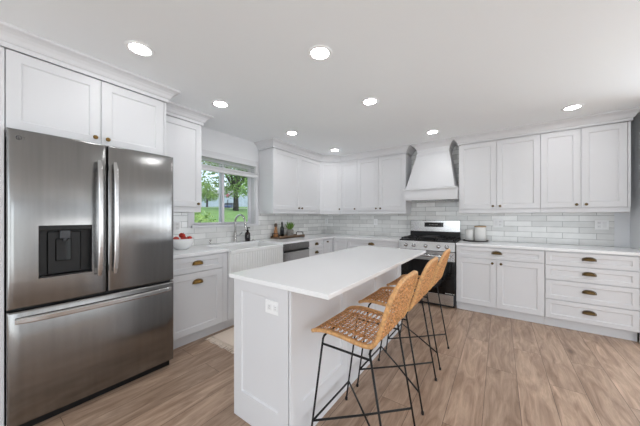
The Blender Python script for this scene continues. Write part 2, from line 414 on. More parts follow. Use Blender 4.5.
# ------------------------------------------------------------------ room shell
struct(MB().box(-.14, -8.1, -.1, 7.6, .14, 0).build('floor', M['floor']))
struct(MB().box(-.14, -8.1, ZC, 7.6, .14, ZC+.12).build('ceiling', M['ceil']))
WY0, WY1, WZ0, WZ1 = -2.87, -1.90, 1.155, 2.04   # window opening
b = MB(); b.box(-.14, -8.1, 0, 0, WY0, ZC); b.box(-.14, WY1, 0, 0, .14, ZC); b.box(-.14, WY0, 0, 0, WY1, WZ0); b.box(-.14, WY0, WZ1, 0, WY1, ZC)
struct(b.build('wall_left', M['wall']))
b = MB(); b.box(0, 0, 0, 4.68, .14, ZC); b.box(7.32, 0, 0, 7.6, .14, ZC); b.box(4.68, 0, 2.18, 7.32, .14, ZC); b.box(4.68, 0, 0, 7.32, .14, .1)
struct(b.build('wall_back', M['wall']))
struct(MB().box(XW, -.70, 0, XW+.12, 0, ZC).build('wall_right', M['wall']))
# adjoining room's far wall and rear wall with openings cut for the added lights
b = MB(); b.box(7.5, -8.1, 0, 7.64, -7.5, ZC); b.box(7.5, -4.9, 0, 7.64, -3.0, ZC); b.box(7.5, -7.5, 2.18, 7.64, -4.9, ZC); b.box(7.5, -7.5, 0, 7.64, -4.9, .1); b.box(7.5, -2.5, 0, 7.64, -1.75, ZC); b.box(7.5, -1.25, 0, 7.64, .14, ZC)
for p, q in ((-3.0, -2.5), (-1.75, -1.25)): b.box(7.5, p, 2.1, 7.64, q, ZC); b.box(7.5, p, 0, 7.64, q, .1)
struct(b.build('wall_far_right', M['wall']))
b = MB(); b.box(-.14, -8.14, 0, 1.0, -8.0, ZC); b.box(5.6, -8.14, 0, 7.64, -8.0, ZC); b.box(1.0, -8.14, 2.25, 5.6, -8.0, ZC)
struct(b.build('wall_rear', M['wall']))

# tile backsplash (thin glazed layer on the walls)
TB = .012
b = MB()
b.box(.012, -TB, CT, 4.203, 0, 1.42)
b.box(XR0-.02, -TB, 1.42, XR1+.02, 0, ZC)
struct(b.build('trim_1', M['tile_back']))
b = MB(); b.box(0, -3.44, CT, TB, WY0-.0, 1.36); b.box(0, WY0, CT, TB, WY1+.0, WZ0-.03); b.box(0, WY1, CT, TB, -TB, 1.36)
struct(b.build('trim_2', M['tile_left']))

# crown mouldings: one profile swept along each cabinet run, mitred
CROWN = [(0, ZT+.004), (.012, ZT+.004), (.012, ZT+.032), (.02, ZT+.036), (.026, ZT+.045), (.034, ZT+.062), (.048, ZT+.080), (.066, ZT+.092), (.082, ZT+.098), (.086, ZT+.104), (.086, ZC), (0, ZC)]
def crown(path, name, prof=CROWN):
    pts = [Vector(p) for p in path]; rings = []
    for i, p in enumerate(pts):
        ns = []
        if i > 0: d = (pts[i]-pts[i-1]).normalized(); ns.append(Vector((d.y, -d.x)))
        if i < len(pts)-1: d = (pts[i+1]-pts[i]).normalized(); ns.append(Vector((d.y, -d.x)))
        if len(ns) == 1: m = ns[0]
        else: m = (ns[0]+ns[1]); m = m / m.dot(ns[0])
        rings.append([(p.x+m.x*o, p.y+m.y*o, z) for o, z in prof])
    b = MB(); b.loft(rings); return struct(b.build(name, M['trimw']))
FCX = .6225
crown([(.0, -4.41), (FCX, -4.41), (FCX, -3.436), (.42, -3.436)], 'trim_3')
crown([(.33, -3.436), (.33, -2.933), (0, -2.933)], 'trim_4')
crown([(0, -1.825), (.33, -1.825), (.33, -.61), (.61, -.33), (XR0, -.33), (XR0, -TB)], 'trim_5')
crown([(XR1, -TB), (XR1, -.33), (4.245, -.33), (4.245, -.001)], 'trim_6')

# ------------------------------------------------------------------ window
wn = bpy.data.objects.new('window_1', None); C.objects.link(wn); wn.location = (0, -2.385, WZ0); struct(wn)
XF = -.10
b = MB()   # jamb liner + casing
b.box(-.13, WY0, WZ0, 0, WY0+.012, WZ1); b.box(-.13, WY1-.012, WZ0, 0, WY1, WZ1); b.box(-.13, WY0, WZ1-.012, 0, WY1, WZ1)
b.box(0, WY1, WZ0-.03, .018, WY1+.065, WZ1+.08, .003); b.box(0, WY0-.065, WZ0-.03, .018, WY0, WZ1+.08, .003); b.box(0, WY0, WZ1, .018, WY1, WZ1+.08, .003)
b.build('casing', M['trimw'], wn)
MB().box(-.13, WY0-.03, WZ0-.03, .05, WY1+.04, WZ0, .004).build('sill', M['trimw'], wn)
ym = -2.421
def sash(y0, y1, x, nm):
    b = MB(); fwd = .035
    b.box(x, y0, WZ0, x+.035, y0+fwd, WZ1-.012, .003); b.box(x, y1-fwd, WZ0, x+.035, y1, WZ1-.012, .003)
    b.box(x, y0+fwd, WZ0, x+.035, y1-fwd, WZ0+.03, .003); b.box(x, y0+fwd, WZ1-.05, x+.035, y1-fwd, WZ1-.012, .003)
    o = b.build(nm, M['vinyl'], wn)
    MB().box(x+.015, y0+fwd, WZ0+.03, x+.02, y1-fwd, WZ1-.05).build('pane', M['glass'], o)
    return o
s1 = sash(WY0+.012, ym+.022, -.075, 'sash'); sash(ym-.022, WY1-.012, -.112, 'sash')
MB().box(-.042, ym-.012, 1.47, -.028, ym+.012, 1.55, .003).build('sash_lock', M['vinyl'], s1)

# half-raised blind
bl = thing('window_blind', (.04, -2.38, 1.85), 'white slatted window blind raised most of the way over the sink window', 'blind')
MB().box(.02, -2.86, 2.02, .065, -1.91, 2.05, .003).build('head_rail', M['trimw'], bl)
for i in range(3):
    z = 1.945 + i*.028
    MB().box(.022, -2.845, z, .062, -1.925, z+.003).build('slat', M['trimw'], bl)
b = MB()
for i in range(9): b.box(.023, -2.845, 1.885+i*.0042, .063, -1.895, 1.888+i*.0042)
b.build('stacked_slats', M['trimw'], bl)
MB().box(.02, -2.85, 1.85, .066, -1.89, 1.884, .004).build('bottom_rail', M['trimw'], bl)
b = MB()
b.b.free()
for y in (-2.7, -2.38, -2.06): MB().tube([(.043, y, 1.87), (.043, y, 2.03)], .0015, 5).build('lift_cord', M['trimw'], bl)

# ------------------------------------------------------------------ wall cabinets
def upper(name_label, F, a0, a1, splits, knobs, root_loc, foot, km='bronze', left_end=0, right_end=0, z0=ZB+.05):
    r = thing('wall_cabinet', root_loc, name_label, 'cabinet', None)
    foot(r)
    for i, (p, q) in enumerate(zip(splits, splits[1:])):
        d = door(F, p, q, ZB+.058, ZT, r)
        if knobs[i] is not None: knob(F, knobs[i], ZB+.093, d, m=km)
    return r
def box_body(r, x0, y0, x1, y1, z0, z1):
    MB().box(x0, y0, z0, x1, y1, z1, .0015).build('body', M['paint'], r)
# above the fridge
r = thing('wall_cabinet', (.3, -3.92, 1.80), 'white two-door cabinet with brass knobs above the stainless fridge', 'cabinet')
box_body(r, .003, -4.356, .6025, -3.456, 1.795, ZT)
MB().box(.003, -4.41, 1.795, .6235, -4.3575, ZT, .0015).build('end_stile', M['paint'], r)
for nm, y0, y1, px, pz in (('side_panel', -4.41, -4.368, .785, 1.794), ('side_panel', -3.455, -3.437, .6225, ZT)):
    MB().box(.003, y0, 0.0, px, y1, pz, .0015).build(nm, M['paint'], r)
F = FL(.6025)
d = door(F, -4.355, -3.898, 1.80, ZT, r); knob(F, -3.935, 1.852, d, m='brass')
d = door(F, -3.898, -3.457, 1.80, ZT, r); knob(F, -3.861, 1.852, d, m='brass')
# left of the window
def rail(r, *boxes):
    b = MB()
    for q in boxes: b.box(*q, .002)
    b.build('light_rail', M['paint'], r)
r = thing('wall_cabinet', (.16, -3.18, ZB), 'white single-door wall cabinet between the fridge and the window', 'cabinet')
box_body(r, .003, -3.434, .31, -2.935, ZB+.05, ZT)
rail(r, (.012, -3.434, ZB, .318, -2.94, ZB+.052))
F = FL(.31); d = door(F, -3.43, -2.937, ZB+.058, ZT, r); knob(F, -2.985, ZB+.093, d)
# right of the window, left run
r = thing('wall_cabinet', (.16, -1.2, ZB), 'white two-door wall cabinet just right of the window', 'cabinet')
box_body(r, .003, -1.823, .31, -.612, ZB+.05, ZT)
rail(r, (.012, -1.819, ZB, .318, -.612, ZB+.052))
F = FL(.31); sp = on = [-1.822, -1.205, -.613]
d = door(F, sp[0], sp[1], ZB+.058, ZT, r); knob(F, sp[1]-.04, ZB+.093, d)
d = door(F, sp[1], sp[2], ZB+.058, ZT, r); knob(F, sp[1]+.04, ZB+.093, d)
# diagonal corner
r = thing('wall_cabinet', (.2, -.2, ZB), 'white single-door wall cabinet set diagonally across the corner', 'cabinet')
q = .0142
MB().prism([(.003, -.003-TB), (.003, -.609), (.31, -.609), (.609-.0, -.31), (.609, -.003-TB)], ZB+.05, ZT).build('body', M['paint'], r)
MB().prism([(.013, -.003-TB), (.013, -.609), (.318, -.609), (.609, -.318), (.609, -.003-TB)], ZB, ZB+.052).build('light_rail', M['paint'], r)
k = math.sqrt(.5); F = face((.31, -.61), (k, k)); LD = .3*math.sqrt(2)
d = door(F, .004, LD-.002, ZB+.058, ZT, r); knob(F, LD-.045, ZB+.093, d)
# back wall, corner to hood
def back_upper(x0, x1, splits, knobs, label):
    r = thing('wall_cabinet', ((x0+x1)/2, -.16, ZB), label, 'cabinet')
    box_body(r, x0+.001, -.31, x1-.001, -.003-TB, ZB+.05, ZT)
    rail(r, (x0+.001, -.318, ZB, x1-.001, -.02, ZB+.052))
    F = FB(-.31)
    for (p, q_), kn in zip(zip(splits, splits[1:]), knobs):
        d = door(F, p, q_, ZB+.058, ZT, r); knob(F, kn, ZB+.093, d)
    return r
back_upper(.611, .958, [.613, .958], [.918], 'narrow white single-door wall cabinet beside the diagonal corner cabinet')
back_upper(.958, XR0, [.958, 1.372, XR0-.001], [1.332, 1.412], 'white two-door wall cabinet immediately left of the range hood')
back_upper(XR1, 3.506, [XR1+.001, 3.054, 3.506], [3.014, 3.094], 'white two-door wall cabinet immediately right of the range hood')
r = back_upper(3.506, 4.245, [3.506, 3.864, 4.223], [3.824, 3.904], 'white two-door wall cabinet at the far right end above the drawers')
MB().box(4.2245, -.331, ZB+.05, 4.2445, -.31, ZT, .001).build('end_stile', M['paint'], r)

# ------------------------------------------------------------------ base cabinets
KZ = .105
def base_body(r, x0, y0, x1, y1, fx, side):
    """carcass with a recessed toe kick; side: 'x' front at x1, 'y' front at y0"""
    if side == 'x':
        MB().box(x0, y0, KZ, x1, y1, CT-CH-.001, .0015).build('body', M['paint'], r)
        MB().box(x0, y0, 0, x1-.045, y1, KZ).build('toe_kick', M['paint'], r)
    else:
        MB().box(x0, y0, KZ, x1, y1, CT-CH-.001, .0015).build('body', M['paint'], r)
        MB().box(x0, y0+.045, 0, x1, y1, KZ).build('toe_kick', M['paint'], r)
def front(F, a0, a1, z0, z1, r, name='drawer', fw=.045):
    return door(F, a0, a1, z0, z1, r, name, fw=fw)
# left of the sink
r = thing('base_cabinet', (.3, -3.12, 0), 'white base cabinet with two brass cup pulls beside the fridge', 'cabinet')
base_body(r, .003, -3.434, BD, -2.805, BD, 'x'); F = FL(BD)
d = front(F, -3.43, -2.872, .712, .862, r); cup(F, -3.148, .797, d, m='brass')
d = front(F, -3.43, -2.872, .112, .706, r, 'door', .062); cup(F, -3.148, .612, d, m='brass')
MB().box(BD, -2.870, .106, BD+.014, -2.806, .862, .001).build('filler_strip', M['paint'], r)
# sink base
r = thing('base_cabinet', (.3, -2.38, 0), 'white base cabinet under the farmhouse sink', 'cabinet')
MB().box(.003, -2.803, KZ, BD, -1.962, .60, .0015).build('body', M['paint'], r)
MB().box(.003, -2.803, 0, BD-.045, -1.962, KZ).build('toe_kick', M['paint'], r)
F = FL(BD)
for p, q_ in ((-2.80, -2.384), (-2.384, -1.965)):
    d = door(F, p, q_, .112, .597, r); knob(F, -2.384+(-.04 if p < -2.5 else .04), .55, d)
# farmhouse sink
sk = thing('farmhouse_sink', (.4, -2.38, .605), 'white farmhouse sink with a fluted apron front under the window', 'sink')
SX0, SX1, SY0, SY1, SZ0, SZ1 = .17, .652, -2.797, -1.968, .607, .888
b = MB(); n = 22
ix0, ix1, iy0, iy1 = SX0+.025, SX1-.03, SY0+.025, SY1-.025
for (x0, y0, x1, y1) in ((SX0, SY0, SX1, iy0), (SX0, iy1, SX1, SY1), (SX0, iy0, ix0, iy1), (ix1, iy0, SX1, iy1)):
    b.box(x0, y0, SZ0, x1, y1, SZ1, .005, 2)
b.box(ix0-.004, iy0-.004, SZ0, ix1+.004, iy1+.004, SZ0+.04)
b.build('basin', M['sink'], sk)
b = MB()      # fluted apron: rounded ribs with fine grooves
b.box(SX1-.004, SY0, SZ0, SX1+.0135, SY1, SZ1-.002, .004, 2)
b.box(SX1+.002, SY0, SZ1-.045, SX1+.022, SY1, SZ1, .006, 3)
b.box(SX1+.002, SY0, SZ0, SX1+.022, SY1, SZ0+.03, .006, 3)
pw = (SY1-SY0)/n
for i in range(n):
    y0 = SY0+i*pw
    b.box(SX1+.004, y0+.0018, SZ0+.025, SX1+.017, y0+pw-.0018, SZ1-.04, .005, 2)
b.build('apron', M['sink'], sk)
MB().lathe([(.0, 0), (.045, 0), (.045, .004), (.03, .006), (0, .004)], (.40, -2.38, SZ0+.04), 20).build('drain', M['chrome'], sk)
# dishwasher
dw = thing('dishwasher', (.3, -1.64, 0), 'stainless dishwasher built in right of the farmhouse sink', 'dishwasher')
MB().box(.003, -1.94, .105, BD, -1.343, CT-CH-.002).build('body', M['dgrey'], dw)
MB().box(.003, -1.94, 0.0, BD-.06, -1.343, .104).build('toe_kick', M['black'], dw)
MB().box(BD, -1.938, .115, BD+.03, -1.345, .775, .006, 2).build('door_panel', M['steel2'], dw)
MB().box(BD, -1.938, .782, BD+.03, -1.345, .868, .004, 2).build('control_panel', M['steel'], dw)
MB().box(BD, -1.925, .752, BD+.0315, -1.358, .776, .002).build('handle_recess', M['black'], dw)
b = MB(); b.box(BD+.02, -1.925, .735, BD+.036, -1.358, .753, .004, 2); b.build('handle_lip', M['steel2'], dw)
# filler left of dishwasher
fp = tag(MB().box(.003, -1.961, 0, BD+.02, -1.941, CT-CH-.001).build('end_panel', M['paint']), 'thin white panel between the farmhouse sink and the dishwasher', 'panel')
# drawers right of dishwasher
r = thing('drawer_cabinet', (.3, -1.13, 0), 'narrow white drawer unit between the dishwasher and the corner', 'cabinet')
base_body(r, .003, -1.341, BD, -.93, BD, 'x'); F = FL(BD)
for z0, z1 in ((.742, .862), (.43, .736), (.112, .424)):
    d = front(F, -1.338, -.932, z0, z1, r, fw=.04); cup(F, -1.133, (z0+z1)/2+.01 if z1 > .8 else z1-.06, d, wd=.042)
# corner base
r = thing('corner_cabinet', (.3, -.3, 0), 'white base cabinet in the inside corner with a folding door', 'cabinet')
MB().prism([(.003, -.003), (.003, -.928), (BD, -.928), (BD, -BD), (.928, -BD), (.928, -.003)], KZ, CT-CH-.001).build('body', M['paint'], r)
MB().prism([(.003, -.003), (.003, -.928), (BD-.045, -.928), (BD-.045, -BD+.045), (.928, -BD+.045), (.928, -.003)], 0, KZ).build('toe_kick', M['paint'], r)
d = door(FL(BD), -.926, -.652, .112, .862, r, fw=.045); knob(FL(BD), -.83, .826, d)
d = door(FB(-BD), .636, .926, .112, .862, r, fw=.045)
# between corner and range
r = thing('base_cabinet', (1.38, -.3, 0), 'white base cabinet with a wide drawer immediately left of the range', 'cabinet')
base_body(r, .93, -BD, XR0-.003, -.003, 0, 'y'); F = FB(-BD)
d = front(F, .932, XR0-.005, .722, .862, r); cup(F, 1.37, .812, d)
d = door(F, .932, 1.386, .112, .716, r); knob(F, 1.346, .67, d)
d = door(F, 1.386, XR0-.005, .112, .716, r); knob(F, 1.426, .67, d)
# right of the range
r = thing('base_cabinet', (3.06, -.3, 0), 'white base cabinet with one drawer over two doors right of the range', 'cabinet')
base_body(r, XR1+.003, -BD, 3.513, -.003, 0, 'y'); F = FB(-BD)
d = front(F, XR1+.005, 3.512, .722, .862, r); cup(F, 3.06, .802, d)
d = door(F, XR1+.005, 3.057, .112, .716, r); knob(F, 3.014, .672, d)
d = door(F, 3.057, 3.512, .112, .716, r); knob(F, 3.103, .672, d)
# four-drawer unit
r = thing('drawer_cabinet', (3.87, -.3, 0), 'white four-drawer unit with bronze cup pulls at the right end', 'cabinet')
base_body(r, 3.515, -BD, 4.222, -.003, 0, 'y')
for z0, z1 in ((.716, .862), (.550, .710), (.328, .544), (.112, .322)):
    d = front(F, 3.517, 4.220, z0, z1, r); cup(F, 3.87, (z0+z1)/2+.012, d)
MB().box(4.223, -BD-.012, 0, XW-.002, -BD, CT-CH-.001, .001).build('filler_strip', M['paint'], r)

# ------------------------------------------------------------------ worktops
poly = [(.001, -3.434), (.645, -3.434), (.645, -2.799), (.168, -2.799), (.168, -1.966), (.645, -1.966), (.645, -.645), (XR0-.002, -.645), (XR0-.002, -.001), (.001, -.001)]
o = MB().prism(poly, CT-CH, CT).build('countertop', M['quartz'], None, (.3, -1, CT-CH), bevel=.003); tag(o, 'white quartz worktop running from the fridge round the corner to the range', 'worktop')
o = MB().prism([(XR1+.002, -.645), (XW-.001, -.645), (XW-.001, -.001), (XR1+.002, -.001)], CT-CH, CT).build('countertop', M['quartz'], None, (3.4, -.3, CT-CH), bevel=.003); tag(o, 'white quartz worktop right of the range along the back wall', 'worktop')

# ------------------------------------------------------------------ range hood
hd = thing('range_hood', ((XR0+XR1)/2, -.25, 1.51), 'white tapered wooden range hood above the gas range', 'range hood')
hx0, hx1 = XR0+.012, XR1-.006
def hring(x0, x1, yf, z): return [(x0, yf, z), (x1, yf, z), (x1, -.014, z), (x0, -.014, z)]
b = MB(); b.loft([hring(hx0, hx1, -.49, 1.515), hring(hx0, hx1, -.49, 1.66)]); b.box(hx0+.02, -.495, 1.54, hx1-.02, -.484, 1.635, .002)
b.build('skirt', M['paint'], hd)
MB().loft([hring(hx0-.008, hx1+.003, -.505, 1.66), hring(hx0-.010, hx1+.004, -.512, 1.675), hring(hx0-.010, hx1+.004, -.512, 1.683), hring(hx0+.01, hx1-.01, -.485, 1.697)]).build('ledge', M['paint'], hd)
tx0, tx1, ty = 2.022, 2.47, -.30
MB().loft([hring(hx0+.028, hx1-.028, -.468, 1.69), hring(tx0, tx1, ty, 2.285)]).build('canopy', M['paint'], hd)
b = MB()   # raised border on the tapered front, following its slope
def hp(u, v, off=0):
    z = 1.70+(2.28-1.70)*v; f = (z-1.69)/(2.285-1.69)
    x0 = hx0+.028+(tx0-hx0-.028)*f; x1 = hx1-.028+(tx1-hx1+.028)*f; y = -.468+(ty+.468)*f
    return (x0+(x1-x0)*u, y-off, z)
def strip(u0, v0, u1, v1, u2, v2, u3, v3):
    q = [(u0, v0), (u1, v1), (u2, v2), (u3, v3)]
    lo = [b.b.verts.new(hp(u, v, -.004)) for u, v in q]; hi = [b.b.verts.new(hp(u, v, .007)) for u, v in q]
    b.b.faces.new(hi); b.b.faces.new(lo[::-1])
    for i in range(4): b.b.faces.new((lo[i], lo[(i+1) % 4], hi[(i+1) % 4], hi[i]))
strip(0, 0, 1, 0, 1, .085, 0, .085); b.build('canopy_border', M['paint'], hd)
b = MB(); strip(0, .91, 1, .91, 1, 1, 0, 1); b.build('canopy_border', M['paint'], hd)
rings = []
for o_, z in [(.001, 2.27), (.012, 2.275)]+CROWN[1:-1]: rings.append(hring(tx0-o_, tx1+o_, ty-o_, z))
MB().loft(rings).build('crown', M['paint'], hd)
MB().box(hx0+.1, -.42, 1.508, hx1-.1, -.1, 1.516).build('vent_insert', M['steel'], hd)

# ------------------------------------------------------------------ fridge
fr = thing('refrigerator', (.42, -3.915, 0), 'stainless french-door fridge with a black water dispenser', 'refrigerator')
FX, FY0, FYM, FY1, FZT, FZG = .845, -4.362, -3.915, -3.469, 1.766, .722
MB().box(.06, FY0+.004, .03, FX-.065, FY1-.004, FZT-.02, .004).build('body', M['dgrey'], fr)
MB().box(.1, FY0+.02, 0, FX-.05, FY1-.02, .045).build('base_grille', M['black'], fr)
def fridge_panel(y0, y1, z0, z1, hole=None, curve=.010):
    b = MB(); xb = FX-.06
    ys = sorted(set([y0+(y1-y0)*i/16 for i in range(17)] + [y0+.004, y0+.012, y1-.012, y1-.004] + ([hole[0], hole[1]] if hole else [])))
    zs = sorted(set([z0, z0+.004, z0+.012, z1-.012, z1-.004, z1] + ([hole[2], hole[3]] if hole else [])))
    def X(y, z):
        t = (y-(y0+y1)/2)/((y1-y0)/2); e = min(y-y0, y1-y, z-z0, z1-z); r = .012
        x = FX - curve*t*t
        if e < r: x -= r - math.sqrt(max(0, r*r-(r-e)**2))
        return x
    V = {(i, j): b.b.verts.new((X(y, z), y, z)) for i, y in enumerate(ys) for j, z in enumerate(zs)}
    for i in range(len(ys)-1):
        for j in range(len(zs)-1):
            cy, cz = (ys[i]+ys[i+1])/2, (zs[j]+zs[j+1])/2
            if hole and hole[0] < cy < hole[1] and hole[2] < cz < hole[3]: continue
            f = b.b.faces.new((V[i, j], V[i+1, j], V[i+1, j+1], V[i, j+1])); f.smooth = True
    per = [(i, 0) for i in range(len(ys))] + [(len(ys)-1, j) for j in range(1, len(zs))] + [(i, len(zs)-1) for i in range(len(ys)-2, -1, -1)] + [(0, j) for j in range(len(zs)-2, 0, -1)]
    bk = [b.b.verts.new((xb, ys[i], zs[j])) for i, j in per]
    for k in range(len(per)):
        k2 = (k+1) % len(per); b.b.faces.new((V[per[k]], bk[k], bk[k2], V[per[k2]]))
    b.b.faces.new(bk)
    return b
def arc_handle(p0, p1, out, bow, hw, th, ax, n=20):
    """flat bowed bar between p0 and p1; ax = width direction"""
    p0, p1, out, ax = Vector(p0), Vector(p1), Vector(out), Vector(ax); b = MB(); rings = []
    dr = (p1-p0).normalized()
    for i in range(n+1):
        t = i/n; p = p0.lerp(p1, t) + out*(bow*(1-(2*t-1)**4*.55))
        w_ = hw*(1 if .04 < t < .96 else .8)
        rings.append([tuple(p+ax*(w_*c)+out*(th*s_)) for c, s_ in ((-1, -.5), (-1, .25), (-.6, .5), (.6, .5), (1, .25), (1, -.5))])
    b.loft(rings, True, False)
    for p, sg in ((p0, 1), (p1, -1)):
        q = p + dr*sg*.03 
        for c in (0,):
            a = [tuple(q + ax*(hw*.7*cx)+dr*(.018*cz)) for cx, cz in ((-1, -1), (1, -1), (1, 1), (-1, 1))]
            bb = [tuple(Vector(v)+out*(bow*.62)) for v in a]
            b.loft([a, bb])
    return b
hole = (-4.243, -3.998, .890, 1.207)
dl = fridge_panel(FY0, FYM-.003, FZG+.006, FZT, hole).build('door', M['steel'], fr, fix=False)
drr = fridge_panel(FYM+.003, FY1, FZG+.006, FZT).build('door', M['steel'], fr, fix=False)
fz = fridge_panel(FY0, FY1, .055, FZG-.006, None, .008).build('freezer_drawer', M['steel'], fr, fix=False)
dl['label'] = 'left fridge door with the dispenser'
arc_handle((FX-.002, -3.966, .86), (FX-.002, -3.966, 1.645), (1, 0, 0), .06, .013, .016, (0, 1, 0)).build('handle', M['steel2'], dl)
arc_handle((FX-.002, -3.880, .86), (FX-.002, -3.880, 1.645), (1, 0, 0), .06, .013, .016, (0, 1, 0)).build('handle', M['steel2'], drr)
arc_handle((FX-.006, -4.335, .666), (FX-.006, -3.505, .666), (1, 0, 0), .055, .017, .016, (0, 0, 1)).build('handle', M['steel2'], fz)
# dispenser in the left door
h0, h1, z0, z1 = hole; xo = FX-.004; xi = FX-.05
b = MB()
b.quad((xi, h0, z0), (xi, h1, z0), (xi, h1, z1), (xi, h0, z1))
b.quad((xo, h0, z0), (xi, h0, z0), (xi, h0, z1), (xo, h0, z1)); b.quad((xi, h1, z0), (xo, h1, z0), (xo, h1, z1), (xi, h1, z1))
b.quad((xo, h0, z0), (xo, h1, z0), (xi, h1, z0), (xi, h0, z0)); b.quad((xi, h0, z1), (xi, h1, z1), (xo, h1, z1), (xo, h0, z1))
b.box(xi, h0, z1-.03, xo+.003, h1, z1, .003)                     # top control bar
b.box(xi, h0, z0, xo+.002, h0+.004, z1, .001); b.box(xi, h1-.004, z0, xo+.002, h1, z1, .001); b.box(xi, h0, z0, xo+.002, h1, z0+.008, .001)
b.box(xi, h0+.04, z0+.01, xi+.012, h1-.05, z1-.04, .004)        # back plate
b.build('dispenser', M['black'], dl, fix=False)
b = MB(); b.box(xi+.012, -4.168, z0+.09, xi+.02, -4.095, z1-.085, .004); b.build('dispenser_paddle', M['blackglass'], dl)
b = MB(); b.box(xi+.01, -4.150, z1-.085, xi+.04, -4.100, z1-.03, .004); b.tube([(xi+.03, -4.125, z1-.10), (xi+.03, -4.125, z1-.08)], .012, 12); b.build('dispenser_spout', M['dgrey'], dl)
# maker's mark, top left of the left door
MX = FX-.0065
b = MB(); b.tube([(MX, -4.318+.011*math.cos(t*PI/8), 1.715+.011*math.sin(t*PI/8)) for t in range(16)], .0017, 6, closed=True)
b.box(MX-.001, -4.320, 1.709, MX+.001, -4.3175, 1.720); b.box(MX-.001, -4.320, 1.709, MX+.001, -4.314, 1.7115); b.build('emblem', M['dgrey'], dl)
text('LG', .024, (MX+.001, -4.302, 1.7065), (0, 1, 0), (0, 0, 1), M['dgrey'], dl, 'logo')

# ------------------------------------------------------------------ range
rg = thing('gas_range', ((XR0+XR1)/2, -.33, 0), 'stainless gas range with black oven door under the hood', 'range')
x0, x1 = XR0+.004, XR1-.004
MB().box(x0, -.62, .035, x1, -.02, .90, .003).build('body', M['dgrey'], rg)
MB().box(x0+.02, -.58, 0, x1-.02, -.06, .036).build('toe_kick', M['black'], rg)
b = MB(); b.box(x0, -.655, .90, x1, -.03, .922, .004); b.box(x0+.02, -.64, .918, x1-.02, -.1, .926, .003); b.build('cooktop', M['black'], rg)
MB().box(x0+.004, -.10, .905, x1-.004, -.035, 1.018, .004).build('riser', M['black'], rg)
MB().box(x0+.004, -.085, 1.018, x1-.004, -.018, 1.203, .006, 2).build('backguard', M['steel2'], rg)
dp = MB().box(2.075, -.088, 1.095, 2.362, -.08, 1.168, .002).build('display', M['blackglass'], rg)
b = MB()
for i in range(6): b.box(2.15+i*.022, -.0887, 1.129, 2.162+i*.022, -.0878, 1.135)
b.build('display_icons', M['labeltxt'], dp)
for gx in (x0+.13, (x0+x1)/2, x1-.13):
    b = MB(); w_ = .105
    for sy in (-.61, -.37, -.13): b.box(gx-w_, sy-.006, .938, gx+w_, sy+.006, .952, .002)
    for sx in (-w_, -.035, .035, w_): b.box(gx+sx-.006, -.616, .938, gx+sx+.006, -.124, .952, .002)
    for sx in (-w_, w_):
        for sy in (-.61, -.13): b.box(gx+sx-.008, sy-.008, .924, gx+sx+.008, sy+.008, .94)
    b.build('grate', M['iron'], rg)
for gx, gy in ((x0+.14, -.5), (x0+.14, -.24), (x1-.14, -.5), (x1-.14, -.24), ((x0+x1)/2, -.37)):
    MB().lathe([(.045, 0), (.045, .008), (.036, .01), (.036, .016), (.0, .018)], (gx, gy, .925), 18).build('burner', M['iron'], rg)
b = MB(); b.loft([[(x0+.14, -.60, .9525), (x1-.5+.12, -.60, .9525)][::1] + [(x1-.38, -.15, .9525), (x0+.14+.14, -.15, .9525)], [(x0+.14, -.60, .953), (x1-.38, -.60, .953), (x1-.38, -.15, .953), (x0+.28, -.15, .953)]]); b.b.free()
gp = (x0+x1)/2
MB().box(gp-.10, -.60, .9525, gp+.10, -.14, .962, .004).build('griddle', M['iron'], rg)
b = MB()   # control panel, face tilted back a little
b.loft([[(x0, -.62, .785), (x1, -.62, .785), (x1, -.62, .905), (x0, -.62, .905)], [(x0, -.688, .785), (x1, -.688, .785), (x1, -.662, .905), (x0, -.662, .905)]])
b.build('control_panel', M['steel2'], rg)
for kx in (1.947, 2.060, 2.225, 2.395, 2.500):
    MB().lathe([(.024, .012), (.026, 0), (.021, -.004), (.021, -.026), (.018, -.031), (0, -.031)], (kx, -.682, .846), 20, 'y').build('knob', M['steel2'], rg)
od = MB().box(x0, -.672, .195, x1, -.622, .778, .004, 2).build('oven_door', M['blackglass'], rg)
MB().box(x0+.012, -.676, .215, x1-.03, -.670, .632, .002).build('oven_window', M['blackglass'], od)
MB().box(x0, -.677, .645, x1, -.668, .776, .002).build('door_trim', M['steel2'], od)
b = MB(); b.tube([(x0+.05, -.73, .715), (x1-.05, -.73, .715)], .015, 12)
for kx in (x0+.08, x1-.08): b.box(kx-.012, -.73, .703, kx+.012, -.674, .727, .003)
b.build('handle', M['steel2'], od)
b = MB()
for i in range(7): b.box(2.482+i*.0125, -.6775, .203, 2.490+i*.0125, -.6725, .213)
for i in range(2): b.box(2.576+i*.0125, -.6775, .203, 2.584+i*.0125, -.6725, .213)
b.build('printed_mark', M['labeltxt'], od)
MB().box(x0, -.672, .045, x1-.02, -.622, .190, .004, 2).build('storage_drawer', M['steel2'], rg)

# ------------------------------------------------------------------ island
IY0, IY1, IX0, IX1 = -3.498, -1.665, 1.700, 2.186
IZ = .874
isl = thing('kitchen_island', (1.95, -2.58, 0), 'white panelled kitchen island base in the middle of the kitchen', 'island')
MB().box(IX0+.02, IY0+.022, 0, IX1-.02, IY1-.022, IZ).build('body', M['paint'], isl)
b = MB(); shaker(b, FB(IY0+.022), IX0, 2.168, 0, IZ, 0, .022, .072, .010, fb=.172); b.build('end_panel', M['paint'], isl)
b = MB(); shaker(b, face((0, IY1-.022), (-1, 0)), -2.168, -IX0, 0, IZ, 0, .022, .072, .010, fb=.172); b.build('end_panel', M['paint'], isl)
b = MB(); b.box(2.174, IY0, 0, 2.190, IY0+.03, IZ, .002); b.build('corner_post', M['paint'], isl)
b = MB(); b.box(2.174, IY1-.03, 0, 2.190, IY1, IZ, .002); b.build('corner_post', M['paint'], isl)
F = FL(IX1-.02); L3 = (IY1-IY0-.06)/3
